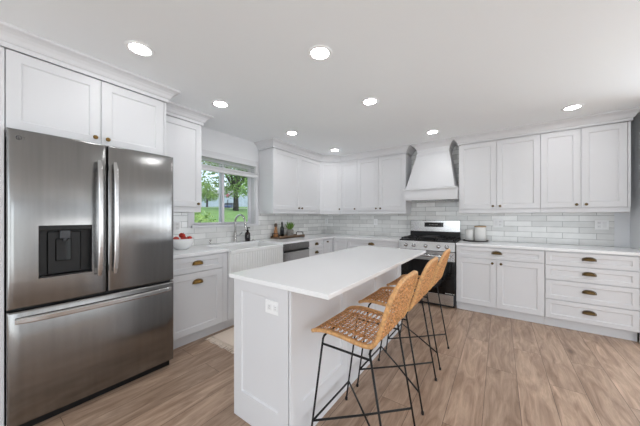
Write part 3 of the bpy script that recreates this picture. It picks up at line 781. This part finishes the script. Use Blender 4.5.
for i in range(3):
    b = MB(); shaker(b, F, IY0+.03+i*L3, IY0+.03+(i+1)*L3, .0, IZ, 0, .018, .075, .010, fb=.215)
    b.build('side_panel', M['paint'], isl)
F = face((IX0+.02, 0), (0, -1))
for i in range(3):
    a0 = -IY1+.025+i*.594; d = door(F, a0, a0+.594, .11, .862, isl)
    knob(F, a0+.08, .80, d)
o = MB().box(1.688, -3.525, IZ+.001, 2.446, -1.63, .900).build('island_countertop', M['quartz'], None, (2.07, -2.58, IZ+.001), bevel=.003)
tag(o, 'white quartz top overhanging the kitchen island on the stool side', 'worktop')

# ------------------------------------------------------------------ outlets and switches
def outlet(F, a, z, label, gangs=1, horiz=False, kinds=('outlet',), d0=0):
    wd, ht = (.075 if gangs == 1 else .118), .118
    if horiz: wd, ht = .118, .075
    p = F(a, d0, z); r = thing('wall_outlet', p, label, 'outlet')
    MB().fbox(F, a-wd/2, a+wd/2, z-ht/2, z+ht/2, d0, d0+.006, .002, 2).build('cover_plate', M['plate'], r)
    for i in range(gangs):
        ac = a + (i-(gangs-1)/2)*.046
        k = kinds[i % len(kinds)]
        if k == 'switch':
            MB().fbox(F, ac-.016, ac+.016, z-.034, z+.034, d0+.005, d0+.009, .002).build('switch_rocker', M['outletface'], r)
        elif horiz:
            for s_ in (-.024, .024):
                o = MB().fbox(F, a+s_-.017, a+s_+.017, z-.017, z+.017, d0+.005, d0+.008, .003).build('socket', M['outletface'], r)
                b = MB()
                for t in (-.006, .006): b.fbox(F, a+s_-.005, a+s_+.005, z+t-.0012, z+t+.0012, d0+.0075, d0+.0085)
                b.build('slots', M['slot'], o)
        else:
            for s_ in (-.022, .022):
                o = MB().fbox(F, ac-.016, ac+.016, z+s_-.016, z+s_+.016, d0+.005, d0+.008, .003).build('socket', M['outletface'], r)
                b = MB()
                for t in (-.006, .006): b.fbox(F, ac+t-.0012, ac+t+.0012, z+s_-.004, z+s_+.006, d0+.0075, d0+.0085)
                b.build('slots', M['slot'], o)
    return r
outlet(FL(TB), -3.06, 1.15, 'white wall outlet on the tiles above the fruit bowl')
outlet(FB(-TB), .07, 1.165, 'white wall outlet on the tiles in the inside corner')
outlet(FB(-TB), 1.188, 1.160, 'white wall switch plate on the tiles left of the range', 1, False, ('switch',))
outlet(FB(-TB), 3.072, 1.168, 'double white plate on the tiles near the canisters', 2, False, ('switch', 'outlet'))
outlet(FB(-TB), 4.10, 1.163, 'double white plate at the right end of the tiles', 2, False, ('outlet', 'switch'))
outlet(FB(IY0+.010), 2.047, .748, 'white outlet set sideways on the island end panel', 1, True)

# ------------------------------------------------------------------ sink fittings
fc = thing('faucet', (.06, -2.294, CT), 'brushed nickel gooseneck faucet behind the farmhouse sink', 'faucet')
MB().lathe([(.027, 0), (.027, .006), (.022, .01), (.022, .13), (.018, .14), (0, .14)], (.06, -2.294, CT), 20).build('base', M['chrome'], fc)
pts = [(.06, -2.294, CT+.13), (.06, -2.294, CT+.27)] + [(.168-.108*math.cos(PI*i/14), -2.294, CT+.275+.105*math.sin(PI*i/14)) for i in range(15)]
MB().tube(pts + [(.276, -2.294, CT+.262)], .0125, 12).build('spout', M['chrome'], fc)
MB().tube([(.276, -2.294, CT+.265), (.277, -2.294, CT+.17), (.277, -2.294, CT+.165)], [.0165, .0165, .013], 14).build('spray_head', M['chrome'], fc)
MB().tube([(.06, -2.275, CT+.085), (.06, -2.235, CT+.095), (.075, -2.19, CT+.13)], [.012, .009, .006], 10).build('lever', M['chrome'], fc)
ag = thing('soap_dispenser', (.10, -2.70, CT), 'small nickel pump standing left of the faucet', 'dispenser')
MB().lathe([(.02, 0), (.02, .006), (.012, .01), (.012, .045), (0, .047)], (.10, -2.70, CT), 16).build('base', M['chrome'], ag)
MB().tube([(.10, -2.70, CT+.04), (.10, -2.70, CT+.062), (.135, -2.70, CT+.062)], .006, 8).build('spout', M['chrome'], ag)
sb = thing('soap_bottle', (.115, -2.125, CT), 'dark amber pump soap bottle beside the faucet', 'soap bottle')
MB().lathe([(.0, 0), (.034, 0), (.037, .005), (.037, .115), (.03, .128), (.016, .136), (.015, .15), (0, .15)], (.115, -2.125, CT), 20).build('bottle', M['soapglass'], sb)
MB().lathe([(.0375, 0), (.0378, .001), (.0378, .07), (.0375, .071)], (.115, -2.125, CT+.03), 20).build('paper_label', M['label'], sb)
b = MB(); b.lathe([(.017, 0), (.017, .018), (.006, .02), (.006, .045), (0, .045)], (.115, -2.125, CT+.148), 14); b.box(.105, -2.133, CT+.19, .165, -2.117, CT+.203, .003); b.build('pump', M['black'], sb)
b = MB()
for i, (zz, hw) in enumerate(((CT+.085, .010), (CT+.07, .014), (CT+.058, .012))):
    n = 5
    for j in range(n):
        a0 = -.6 + (j-n/2)*2*hw/.038/n; a1 = a0 + 1.3*hw/.038/n
        b.quad(*[(.115+.0382*math.cos(a), -2.125+.0382*math.sin(a), z_) for a, z_ in ((a0, zz), (a1, zz), (a1, zz+.005), (a0, zz+.005))])
b.build('label_print', M['labeltxt'], sb, fix=False)
sc_ = tag(MB().lathe([(0, 0), (.018, 0), (.019, .012), (.012, .022), (0, .023)], (.12, -2.03, CT), 14).build('sink_button', M['chrome'], None, (.12, -2.03, CT)), 'small nickel button on the worktop right of the soap bottle', 'button')

# ------------------------------------------------------------------ fruit bowl
BX, BY = .25, -3.12
bw = tag(MB().lathe([(0, 0), (.055, 0), (.06, .003), (.098, .035), (.118, .08), (.124, .115), (.121, .118), (.117, .113), (.110, .08), (.09, .04), (.05, .014), (0, .012)], (BX, BY, CT), 36).build('fruit_bowl', M['ceramic'], None, (BX, BY, CT)), 'round white ceramic bowl of red apples beside the fridge', 'bowl')
def apple(c, r, tilt, label):
    a = thing('apple', c, label, 'apple', 'red apples in the white bowl')
    prof = []
    for i in range(15):
        t = PI*i/14; rr = r*math.sin(t)*(1+.06*math.cos(t)); h = -r*.9*math.cos(t)
        if i > 10: h -= r*.22*((i-10)/4)**2
        if i < 3: h += r*.12*((3-i)/3)**2
        prof.append((max(rr, 0) if 0 < i < 14 else 0, h))
    s = MB().lathe(prof, c, 18).build('flesh', M['apple'], a)
    MB().tube([(c[0], c[1], c[2]+r*.64), (c[0]+.004, c[1], c[2]+r*1.05)], .0022, 6).build('stem', M['stem'], a)
    a.rotation_euler = tilt
    return a
al = 'red apple heaped in the white bowl on the worktop'
for i, (dx, dy, dz, rr) in enumerate(((.064, -.006, .110, .033), (-.046, .044, .110, .033), (.026, .066, .112, .033), (-.052, -.036, .110, .033), (.020, -.074, .112, .033), (.004, .002, .150, .033))):
    lab = al if i < 5 else 'red apple on top of the heap in the white bowl'
    apple((BX+dx, BY+dy, CT+dz), rr, (.5*math.sin(i*2.1), .5*math.cos(i*1.7), i), lab)

# ------------------------------------------------------------------ tray with mill, bottle and plant
TX0, TX1, TY0, TY1 = .035, .255, -1.60, -.98
tr = thing('serving_tray', (.145, -1.29, CT), 'rectangular grey-brown wooden tray with black handles near the corner', 'tray')
MB().box(TX0, TY0, CT+.002, TX1, TY1, CT+.024, .004, 2).build('board', M['traywood'], tr)
b = MB(); b.box(TX0, TY0, CT, TX0+.02, TY1, CT+.042, .003); b.box(TX1-.02, TY0, CT, TX1, TY1, CT+.042, .003); b.build('side_rail', M['traywood'], tr)
for yy, sg in ((TY0, -1), (TY1, 1)):
    y_ = yy - sg*.012
    MB().tube([(TX0+.035, y_, CT+.02), (TX0+.035, y_, CT+.07), (TX0+.05, y_+sg*.01, CT+.082), (TX1-.05, y_+sg*.01, CT+.082), (TX1-.035, y_, CT+.07), (TX1-.035, y_, CT+.02)], .006, 8).build('handle', M['blackmetal'], tr)
TZ = CT+.024
pm = thing('pepper_mill', (.085, -1.53, TZ), 'tall turned wooden pepper mill at the left end of the tray', 'pepper mill')
MB().lathe([(0, 0), (.038, 0), (.041, .012), (.038, .03), (.029, .09), (.020, .15), (.023, .165), (0, .165)], (.085, -1.53, TZ), 20).build('body', M['millwood'], pm)
MB().lathe([(.019, 0), (.025, .006), (.026, .03), (.022, .05), (.017, .058), (0, .06)], (.085, -1.53, TZ+.165), 20).build('head', M['milltop'], pm)
ob = thing('oil_bottle', (.125, -1.425, TZ), 'dark green glass oil bottle between the pepper mill and the plant', 'bottle')
MB().lathe([(0, 0), (.030, 0), (.032, .004), (.032, .135), (.027, .155), (.014, .175), (.012, .215), (0, .215)], (.125, -1.425, TZ), 20).build('glass', M['bottle'], ob)
MB().lathe([(.0322, 0), (.0326, .001), (.0326, .07), (.0322, .071)], (.125, -1.425, TZ+.04), 20).build('paper_label', M['label'], ob)
MB().lathe([(.014, 0), (.015, .003), (.015, .028), (.008, .034), (.006, .045), (0, .046)], (.125, -1.425, TZ+.206), 14).build('stopper', M['black'], ob)
PX, PY = .15, -1.255
pl = thing('potted_succulent', (PX, PY, TZ), 'spiky green succulent in a textured grey pot on the tray', 'plant')
b = MB(); n = 28; pr_ = [(.045, 0), (.055, .012), (.062, .05), (.060, .095), (.055, .115), (.050, .115), (.050, .10)]
rings = []
for i, (r_, h) in enumerate(pr_):
    rings.append([(PX+r_*(1+.03*((j+i) % 2)*(0 < i < 4))*math.cos(2*PI*j/n), PY+r_*(1+.03*((j+i) % 2)*(0 < i < 4))*math.sin(2*PI*j/n), TZ+h) for j in range(n)])
b.loft(rings); b.build('pot', M['pot'], pl)
MB().lathe([(0, 0), (.049, 0), (.045, .006), (0, .008)], (PX, PY, TZ+.10), 18).build('soil', M['soil'], pl)
for ring, (cnt, tilt, ln) in enumerate(((11, .85, .13), (9, .5, .145), (6, .2, .14))):
    for j in range(cnt):
        a = 2*PI*(j+.4*ring)/cnt + random.uniform(-.1, .1); tl = tilt+random.uniform(-.1, .1)
        p0 = Vector((PX+.012*math.cos(a), PY+.012*math.sin(a), TZ+.107)); pts = []
        for k_ in range(6):
            t = k_/5; d_ = ln*t; cu = tl*(1-.25*t)
            pts.append(p0+Vector((math.cos(a)*math.sin(cu)*d_, math.sin(a)*math.sin(cu)*d_, math.cos(cu)*d_)))
        MB().tube(pts, [.007, .0095, .0095, .0075, .0045, .001], 6).build('leaf', M['succ'], pl)

# ------------------------------------------------------------------ canisters on a tray
ct = tag(MB().lathe([(0, 0), (.150, 0), (.160, .004), (.163, .014), (.158, .016), (.150, .008), (0, .008)], (2.80, -.165, CT), 36).build('round_tray', M['traydark'], None, (2.80, -.165, CT)), 'dark round tray under the white canisters right of the range', 'tray')
def canister(c, r, h, lid, label):
    t = thing('canister', c, label, 'canister')
    MB().lathe([(0, 0), (r-.004, 0), (r, .004), (r, h-.006), (r-.004, h), (0, h)], c, 28).build('jar', M['canister'], t)
    if lid: MB().lathe([(0, 0), (r-.004, 0), (r, .003), (r, .014), (r-.01, .018), (0, .018)], (c[0], c[1], c[2]+h), 28).build('lid', M['lidwood'], t)
    else: MB().lathe([(0, 0), (r-.002, 0), (r+.001, .003), (r-.002, .009), (.01, .012), (0, .012)], (c[0], c[1], c[2]+h), 28).build('lid', M['canister'], t)
canister((2.86, -.15, CT+.009), .075, .195, True, 'taller white canister with a pale wooden lid on the dark tray')
canister((2.724, -.155, CT+.009), .056, .150, False, 'shorter white canister beside the range on the dark tray')

# ------------------------------------------------------------------ rug
rug = thing('runner_rug', (.95, -2.3, 0), 'oatmeal runner rug with a tasselled end in front of the sink', 'rug')
b = MB(); b.box(.63, -2.995, .001, 1.22, -1.45, .010, .003); b.build('woven_field', M['rug'], rug)
b = MB()
for e, sg in ((-2.995, -1), (-1.45, 1)):
    for i in range(44):
        x = .638+i*.0132; dx = random.uniform(-.012, .012)
        b.tube([(x, e, .006), (x+dx*.5, e+sg*.03, .007), (x+dx, e+sg*random.uniform(.06, .085), .004)], [.004, .0048, .003], 5)
f_ = b.build('fringe', M['fringe'], rug); f_['kind'] = 'stuff'

# ------------------------------------------------------------------ ceiling lights
LP = [((1.082, -3.803), 'recessed ceiling light nearest the fridge'), ((2.062, -3.053), 'recessed ceiling light above the near end of the island'),
      ((.771, -2.988), 'recessed ceiling light in front of the wall cabinet left of the window'), ((2.036, -2.156), 'recessed ceiling light above the far end of the island'),
      ((.767, -1.896), 'recessed ceiling light near the right side of the window'), ((.779, -.803), 'recessed ceiling light in front of the diagonal corner cabinet'),
      ((2.347, -.822), 'recessed ceiling light in front of the range hood'), ((3.714, -.793), 'recessed ceiling light in front of the far right wall cabinets')]
def make_light(x, y, lab):
    r = thing('ceiling_light', (x, y, ZC), lab, 'ceiling light', 'recessed ceiling lights')
    MB().lathe([(.060, -.001), (.064, -.006), (.080, -.007), (.086, -.003), (.086, 0), (.060, 0)], (x, y, ZC), 32).build('trim_ring', M['plate'], r)
    MB().lathe([(0, -.0045), (.060, -.0035), (.0615, -.001), (0, -.0005)], (x, y, ZC), 32).build('lens', M['lens'], r)
    return r
l0 = make_light(*LP[0][0], LP[0][1])
for (x, y), lab in LP[1:]:
    c = copy_tree(l0); c.location = (x, y, ZC); c['label'] = lab

# ------------------------------------------------------------------ bar stools
def stool(loc, label):
    r = thing('bar_stool', (0, 0, 0), label, 'bar stool', 'rattan counter stools along the island')
    prof = [(-.222, .618), (-.212, .631), (-.185, .643), (-.12, .655), (-.03, .652), (.06, .643), (.115, .642), (.150, .655), (.172, .690), (.192, .75), (.213, .82), (.235, .89), (.258, .962)]
    # resample by arc length with Catmull-Rom
    P = [Vector((x, 0, z)) for x, z in prof]; dense = []
    for i in range(len(P)-1):
        p0, p1, p2, p3 = P[max(i-1, 0)], P[i], P[i+1], P[min(i+2, len(P)-1)]
        for k_ in range(8):
            t = k_/8; dense.append(.5*((2*p1)+(p2-p0)*t+(2*p0-5*p1+4*p2-p3)*t*t+(3*p1-p0-3*p2+p3)*t**3))
    dense.append(P[-1]); cum = [0]
    for a, b_ in zip(dense, dense[1:]): cum.append(cum[-1]+(b_-a).length)
    LT = cum[-1]
    def prof_at(s):
        s = min(max(s, 0), LT)
        for i in range(len(cum)-1):
            if cum[i+1] >= s:
                t = (s-cum[i])/(cum[i+1]-cum[i]+1e-9); return dense[i].lerp(dense[i+1], t)
        return dense[-1]
    sb_ = next(c for c, d_ in zip(cum, dense) if d_.x > .150)    # seat/back break
    def hw(s):
        W = .212 - .012*max(0, (s-sb_)/(LT-sb_))
        e, R = s, .045
        if e < R: W = W-R+math.sqrt(max(0, R*R-(R-e)**2))
        e, R = LT-s, .12
        if e < R: W = W-R+math.sqrt(max(0, R*R-(R-e)**2))
        return W
    def pos(s, t):
        p = prof_at(s); W = hw(s); f = max(0., min(1., (s-sb_+.06)/.16)); f = f*f*(3-2*f)
        y = t*W; q = y/.212
        x = p.x - .004*f*q*q; z = p.z - .012*(1-f)*(1-q*q)*min(1, s/.1) + .012*(1-f)*q*q*(1-min(1, s/.06))*0
        if s > LT-.1: z -= .010*(1-q*q)*(s-LT+.1)/.1*0
        return Vector((x, y, z))
    def nrm(s, t):
        a = pos(s+.004, t)-pos(s-.004, t); b_ = pos(s, t+.02)-pos(s, t-.02)
        n = a.cross(b_); n.normalize(); return n
    def strands(s_lo, s_hi, b, back):
        # along s
        ts = []
        for sg in (-1, 1):
            ts += [sg*v for v in (.95, .90, .85)] + [sg*v for v in ((.58, .52, .46) if not back else (.68, .62, .42, .36))]
        ts += [i*.115 for i in range(-3, 4)] if not back else [i*.12 for i in range(-2, 3)]
        m = max(8, int((s_hi-s_lo)/.012))
        for k_, t in enumerate(ts):
            b.tube([pos(s_lo+(s_hi-s_lo)*i/m, t)+nrm(s_lo+(s_hi-s_lo)*i/m, t)*(.0026*(-1)**(i+k_)) for i in range(m+1)], .0029, 5)
        # along t, in pairs
        s = s_lo+.016; k_ = 0
        while s < s_hi-.004:
            for ds in (0, .0075):
                if s+ds > s_hi: continue
                mm = 26
                b.tube([pos(s+ds, -.985+1.97*i/mm)+nrm(s+ds, -.985+1.97*i/mm)*(.0028*(-1)**(i+k_)) for i in range(mm+1)], .0025, 5)
                k_ += 1
            s += .0275
        # closely woven border near the front or top edge
        rng = [s_lo+.005, s_lo+.0115] if not back else [s_hi-.008, s_hi-.015, s_hi-.022]
        for k_, s in enumerate(rng):
            b.tube([pos(s, -.98+1.96*i/26)+nrm(s, -.98+1.96*i/26)*(.003*(-1)**(i+k_)) for i in range(27)], .0031, 5)
    b = MB(); strands(.004, sb_, b, False); b.build('seat', M['rattan'], r, fix=False)
    b = MB(); strands(sb_, LT-.003, b, True); b.build('backrest', M['rattan'], r, fix=False)
    loop = [pos(s, -1) for s in [LT*i/60 for i in range(61)]]
    loop += [pos(LT, -1+2*i/14) for i in range(1, 14)]
    loop += [pos(s, 1) for s in [LT*i/60 for i in range(60, -1, -1)]]
    loop += [pos(0, 1-2*i/14) for i in range(1, 14)]
    # evenly spaced
    MB().tube(loop, .0105, 8, closed=True).build('rim', M['rattan_rim'], r)
    # frame
    R = .0058
    foot = {('f', -1): (-.230, -.205), ('f', 1): (-.230, .205), ('b', -1): (.232, -.205), ('b', 1): (.232, .205)}
    top = {('f', -1): (-.142, -.203), ('f', 1): (-.142, .203), ('b', -1): (.128, -.203), ('b', 1): (.128, .203)}
    ZS = .605
    for k_ in foot:
        fx, fy = foot[k_]; tx, ty_ = top[k_]; sg = k_[1]
        l = MB().tube([(fx, fy, .008), (tx, ty_, ZS+.004)], R, 8).build('leg', M['blackmetal'], r)
        MB().lathe([(.0085, 0), (.0095, .004), (.009, .018), (.006, .02)], (fx, fy, 0), 12).build('foot_cap', M['black'], l)
    def at(k_, z):
        f_, t_ = foot[k_], top[k_]; q = z/ZS; return (f_[0]+(t_[0]-f_[0])*q, f_[1]+(t_[1]-f_[1])*q, z)
    for sg in (-1, 1): MB().tube([at(('f', sg), .578), at(('b', sg), .578)], R, 8).build('side_bar', M['blackmetal'], r)
    for e in ('f', 'b'):
        tx = top[(e, 1)][0]; MB().tube([(tx, -.206, ZS-.002), (tx, -.195, ZS+.012), (tx, -.16, ZS+.02), (tx, .16, ZS+.02), (tx, .195, ZS+.012), (tx, .206, ZS-.002)], R, 8).build('seat_support', M['blackmetal'], r)
    MB().tube([at(('f', -1), .133), at(('f', 1), .133)], R, 8).build('foot_rest', M['blackmetal'], r)
    for sg in (-1, 1): MB().tube([at(('f', sg), .133), (0, 0, .133+sg*.004), at(('b', -sg), .133)], R, 8).build('cross_brace', M['blackmetal'], r)
    r.location = loc
    return r
st = stool((2.458, -3.178, 0), 'rattan bar stool nearest the camera, at the near end of the island')
for y, lab in ((-2.602, 'rattan bar stool in the middle of the row along the island'), (-2.026, 'rattan bar stool farthest along the island, nearest the range')):
    c = copy_tree(st); c.location = (2.458, y, 0); c['label'] = lab

# ------------------------------------------------------------------ the garden and street beyond the window
def gz(x): # lawn climbs away from the house
    return .75 + (-x)*.085
g = MB(); n = 24
b = MB()
for i in range(n):
    xa, xb_ = -.3-13.5*i/n, -.3-13.5*(i+1)/n
    b.quad((xa, -9, gz(xa)), (xa, 26, gz(xa)), (xb_, 26, gz(xb_)), (xb_, -9, gz(xb_)))
bmesh.ops.remove_doubles(b.b, verts=b.b.verts, dist=.001)
struct(b.build('ground_lawn', M['grass']))
xs = -13.8
struct(MB().box(xs-1.6, -9, gz(xs)-.2, xs, 34, gz(xs)+.02).build('ground_sidewalk', M['concrete']))
struct(MB().box(xs-9.5, -9, gz(xs)-.25, xs-1.6, 40, gz(xs)-.03).build('ground_road', M['road']))
def gf(x): return gz(xs)+.02+max(0, (xs-9.5-x)*.06)
b = MB(); b.quad((xs-9.5, -20, gf(xs-9.5)), (xs-9.5, 90, gf(xs-9.5)), (xs-85, 90, gf(xs-85)), (xs-85, -20, gf(xs-85)))
struct(b.build('ground_verge', M['grass']))
def foliage(b, c, rad, cnt, size, seed):
    rn = random.Random(seed)
    for _ in range(cnt):
        while True:
            v = Vector((rn.uniform(-1, 1), rn.uniform(-1, 1), rn.uniform(-1, 1)))
            if .25 < v.length < 1: break
        p = Vector(c)+Vector((v.x*rad[0], v.y*rad[1], v.z*rad[2]))
        a = Vector((rn.uniform(-1, 1), rn.uniform(-1, 1), rn.uniform(-1, 1))).normalized(); q = a.cross(Vector((rn.uniform(-1, 1), rn.uniform(-1, 1), .3))).normalized()
        s_ = size*rn.uniform(.6, 1.3)
        b.quad(p-a*s_, p+q*s_*.5, p+a*s_, p-q*s_*.5)
# camera rays through the window, for placing things at a real distance
CO = Vector(cam.location); YW = math.radians(35.4241)
def along(u, D):
    r_ = (u-320)/252.576; return (CO.x + D*(-math.sin(YW)+r_*math.cos(YW)), CO.y + D*(math.cos(YW)+r_*math.sin(YW)))
# big tree on the lawn
tx, ty2 = along(235.8, 16.0); tz = gz(tx)
t = thing('tree', (tx, ty2, tz), 'green tree with a dark trunk on the lawn outside the window', 'tree')
K = 1.35
b = MB(); b.tube([(tx, ty2, tz-.1), (tx+.02, ty2, tz+.6), (tx-.05, ty2+.03, tz+1.3), (tx, ty2, tz+2.2)], [.19, .15, .13, .09], 10)
for a, l, h in ((.3, 1.1, 1.3), (2.2, 1.2, 1.2), (3.9, 1.0, 1.5), (5.3, 1.2, 1.1), (1.2, .6, 1.9)):
    b.tube([(tx, ty2, tz+1.2), (tx+math.cos(a)*l*.5*K, ty2+math.sin(a)*l*.5*K, tz+1.2+h*.6*K), (tx+math.cos(a)*l*K, ty2+math.sin(a)*l*K, tz+1.2+h*K)], [.10, .07, .03], 7)
b.build('trunk', M['bark'], t)
b = MB()
for i in range(32):
    rn = random.Random(i); a = rn.uniform(0, 6.28); rr = rn.uniform(.3, 2.0)
    foliage(b, (tx+math.cos(a)*rr, ty2+math.sin(a)*rr, tz+rn.uniform(1.15, 4.0)), (.75, .75, .5), 170, .085, i)
b.build('foliage', M['leaf'], t, fix=False)
# second tree, left
tx, ty2 = along(213, 11.0); tz = gz(tx)
tx, ty2 = along(207, 21.0); tz = gz(xs)
t = thing('tree', (tx, ty2, tz), 'smaller pale tree beyond the left window pane', 'tree')
MB().tube([(tx, ty2, tz), (tx+.05, ty2, tz+1.5)], [.09, .05], 8).build('trunk', M['bark'], t)
b = MB()
for i in range(10):
    rn = random.Random(40+i); a = rn.uniform(0, 6.28); rr = rn.uniform(.1, .9)
    foliage(b, (tx+math.cos(a)*rr, ty2+math.sin(a)*rr, tz+rn.uniform(.9, 2.3)), (.5, .5, .4), 170, .075, 60+i)
b.build('foliage', M['leaf'], t, fix=False)
# shrub close under the window
x_, y_ = along(196, 4.7)
t = thing('shrub', (x_, y_, gz(x_)), 'pale green shrub close outside the lower left of the window', 'shrub')
b = MB()
for i in range(4): b.tube([(x_, y_, gz(x_)-.02), (x_+.1*math.cos(i*1.6), y_+.1*math.sin(i*1.6), gz(x_)+.3)], .008, 5)
b.build('stem', M['bark'], t)
b = MB(); foliage(b, (x_, y_, gz(x_)+.26), (.36, .36, .26), 700, .032, 5); b.build('foliage', M['leaf2'], t, fix=False)
# flowering shrub
x_, y_ = along(227.8, 18.6); zz = gz(xs)
t = thing('flowering_shrub', (x_, y_, zz), 'pink blossoming shrub beside the tree across the lawn', 'shrub')
MB().tube([(x_, y_, zz), (x_, y_, zz+.6)], .03, 6).build('stem', M['bark'], t)
b = MB(); foliage(b, (x_, y_, zz+.9), (.15, .15, .14), 160, .045, 9); b.build('blossom', M['pink'], t, fix=False)
# fence across the street
A = Vector(along(186, 46)); B_ = Vector(along(278, 46)); zz = gf(A.x)-.1
fn = thing('fence', ((A.x+B_.x)/2, (A.y+B_.y)/2, zz), 'blue-grey board fence across the street', 'fence')
dv = (B_-A); ln = dv.length; dv.normalize(); nb = 70
b = MB(); F = face((A.x, A.y), (dv.x, dv.y))
for i in range(nb): b.fbox(F, ln*i/nb+.008, ln*(i+1)/nb-.008, zz+.02, zz+2.0, 0, .03)
b.build('boards', M['fence'], fn)
for i in range(8): MB().fbox(F, ln*i/7-.05, ln*i/7+.05, zz, zz+2.1, .03, .12).build('post', M['fence'], fn)
# parked car
x_, y_ = along(229, 40.0); zz = gf(x_)+.02
car = thing('car', (x_, y_, zz), 'dark blue car parked on the street behind the tree trunk', 'car')
Fc = face((x_, y_), (-math.sin(YW), math.cos(YW)))
def cring(a, z0, z1, w_): return [Fc(a, -w_, z0), Fc(a, w_, z0), Fc(a, w_, z1), Fc(a, -w_, z1)]
b = MB(); b.loft([cring(-1.35, .22+zz, .50+zz, .62), cring(-1.2, .18+zz, .56+zz, .7), cring(-.5, .16+zz, .64+zz, .72), cring(.8, .16+zz, .66+zz, .72), cring(1.2, .18+zz, .62+zz, .7), cring(1.32, .24+zz, .56+zz, .62)]); b.build('body', M['carpaint'], car)
b = MB(); b.loft([[Fc(a, d_, z_) for a, d_, z_ in ((-.62, -.66, zz+.62), (1.05, -.66, zz+.63), (1.05, .66, zz+.63), (-.62, .66, zz+.62))], [Fc(a, d_, z_) for a, d_, z_ in ((-.2, -.52, zz+.98), (.72, -.52, zz+.98), (.72, .52, zz+.98), (-.2, .52, zz+.98))]]); b.build('cabin', M['carglass'], car)
for a in (-.8, .82):
    for d_ in (-.66, .66):
        p = Vector(Fc(a, d_, zz+.22)); q_ = Vector(Fc(a, d_*1.08, zz+.22)); MB().tube([p, q_], .22, 16).build('wheel', M['tyre'], car)
# house across the street
x_, y_ = along(212, 64); zz = gf(x_)-.2
hs = thing('house', (x_, y_, zz), 'pale sided house with a grey roof across the street', 'house')
Fh = face((x_, y_), (math.cos(YW), math.sin(YW)))
MB().fbox(Fh, -7, 4, zz, zz+2.7, -7, 0).build('wall', M['siding'], hs)
b = MB(); b.loft([[Fh(-7.5, .5, zz+2.6), Fh(-7.5, -7.5, zz+2.6), Fh(-7.5, -3.5, zz+4.6)], [Fh(4.5, .5, zz+2.6), Fh(4.5, -7.5, zz+2.6), Fh(4.5, -3.5, zz+4.6)]]); b.build('roof', M['roof'], hs)
for a in (-5.2, -2.6, 2.0):
    o = MB().fbox(Fh, a-.6, a+.6, zz+.9, zz+2.1, -.02, .05).build('window', M['vinyl'], hs); MB().fbox(Fh, a-.5, a+.5, zz+1.0, zz+2.0, .03, .06).build('pane', M['carglass'], o)
MB().fbox(Fh, -.7, .3, zz, zz+2.05, -.02, .06).build('door', M['brick'], hs)
# far trees behind
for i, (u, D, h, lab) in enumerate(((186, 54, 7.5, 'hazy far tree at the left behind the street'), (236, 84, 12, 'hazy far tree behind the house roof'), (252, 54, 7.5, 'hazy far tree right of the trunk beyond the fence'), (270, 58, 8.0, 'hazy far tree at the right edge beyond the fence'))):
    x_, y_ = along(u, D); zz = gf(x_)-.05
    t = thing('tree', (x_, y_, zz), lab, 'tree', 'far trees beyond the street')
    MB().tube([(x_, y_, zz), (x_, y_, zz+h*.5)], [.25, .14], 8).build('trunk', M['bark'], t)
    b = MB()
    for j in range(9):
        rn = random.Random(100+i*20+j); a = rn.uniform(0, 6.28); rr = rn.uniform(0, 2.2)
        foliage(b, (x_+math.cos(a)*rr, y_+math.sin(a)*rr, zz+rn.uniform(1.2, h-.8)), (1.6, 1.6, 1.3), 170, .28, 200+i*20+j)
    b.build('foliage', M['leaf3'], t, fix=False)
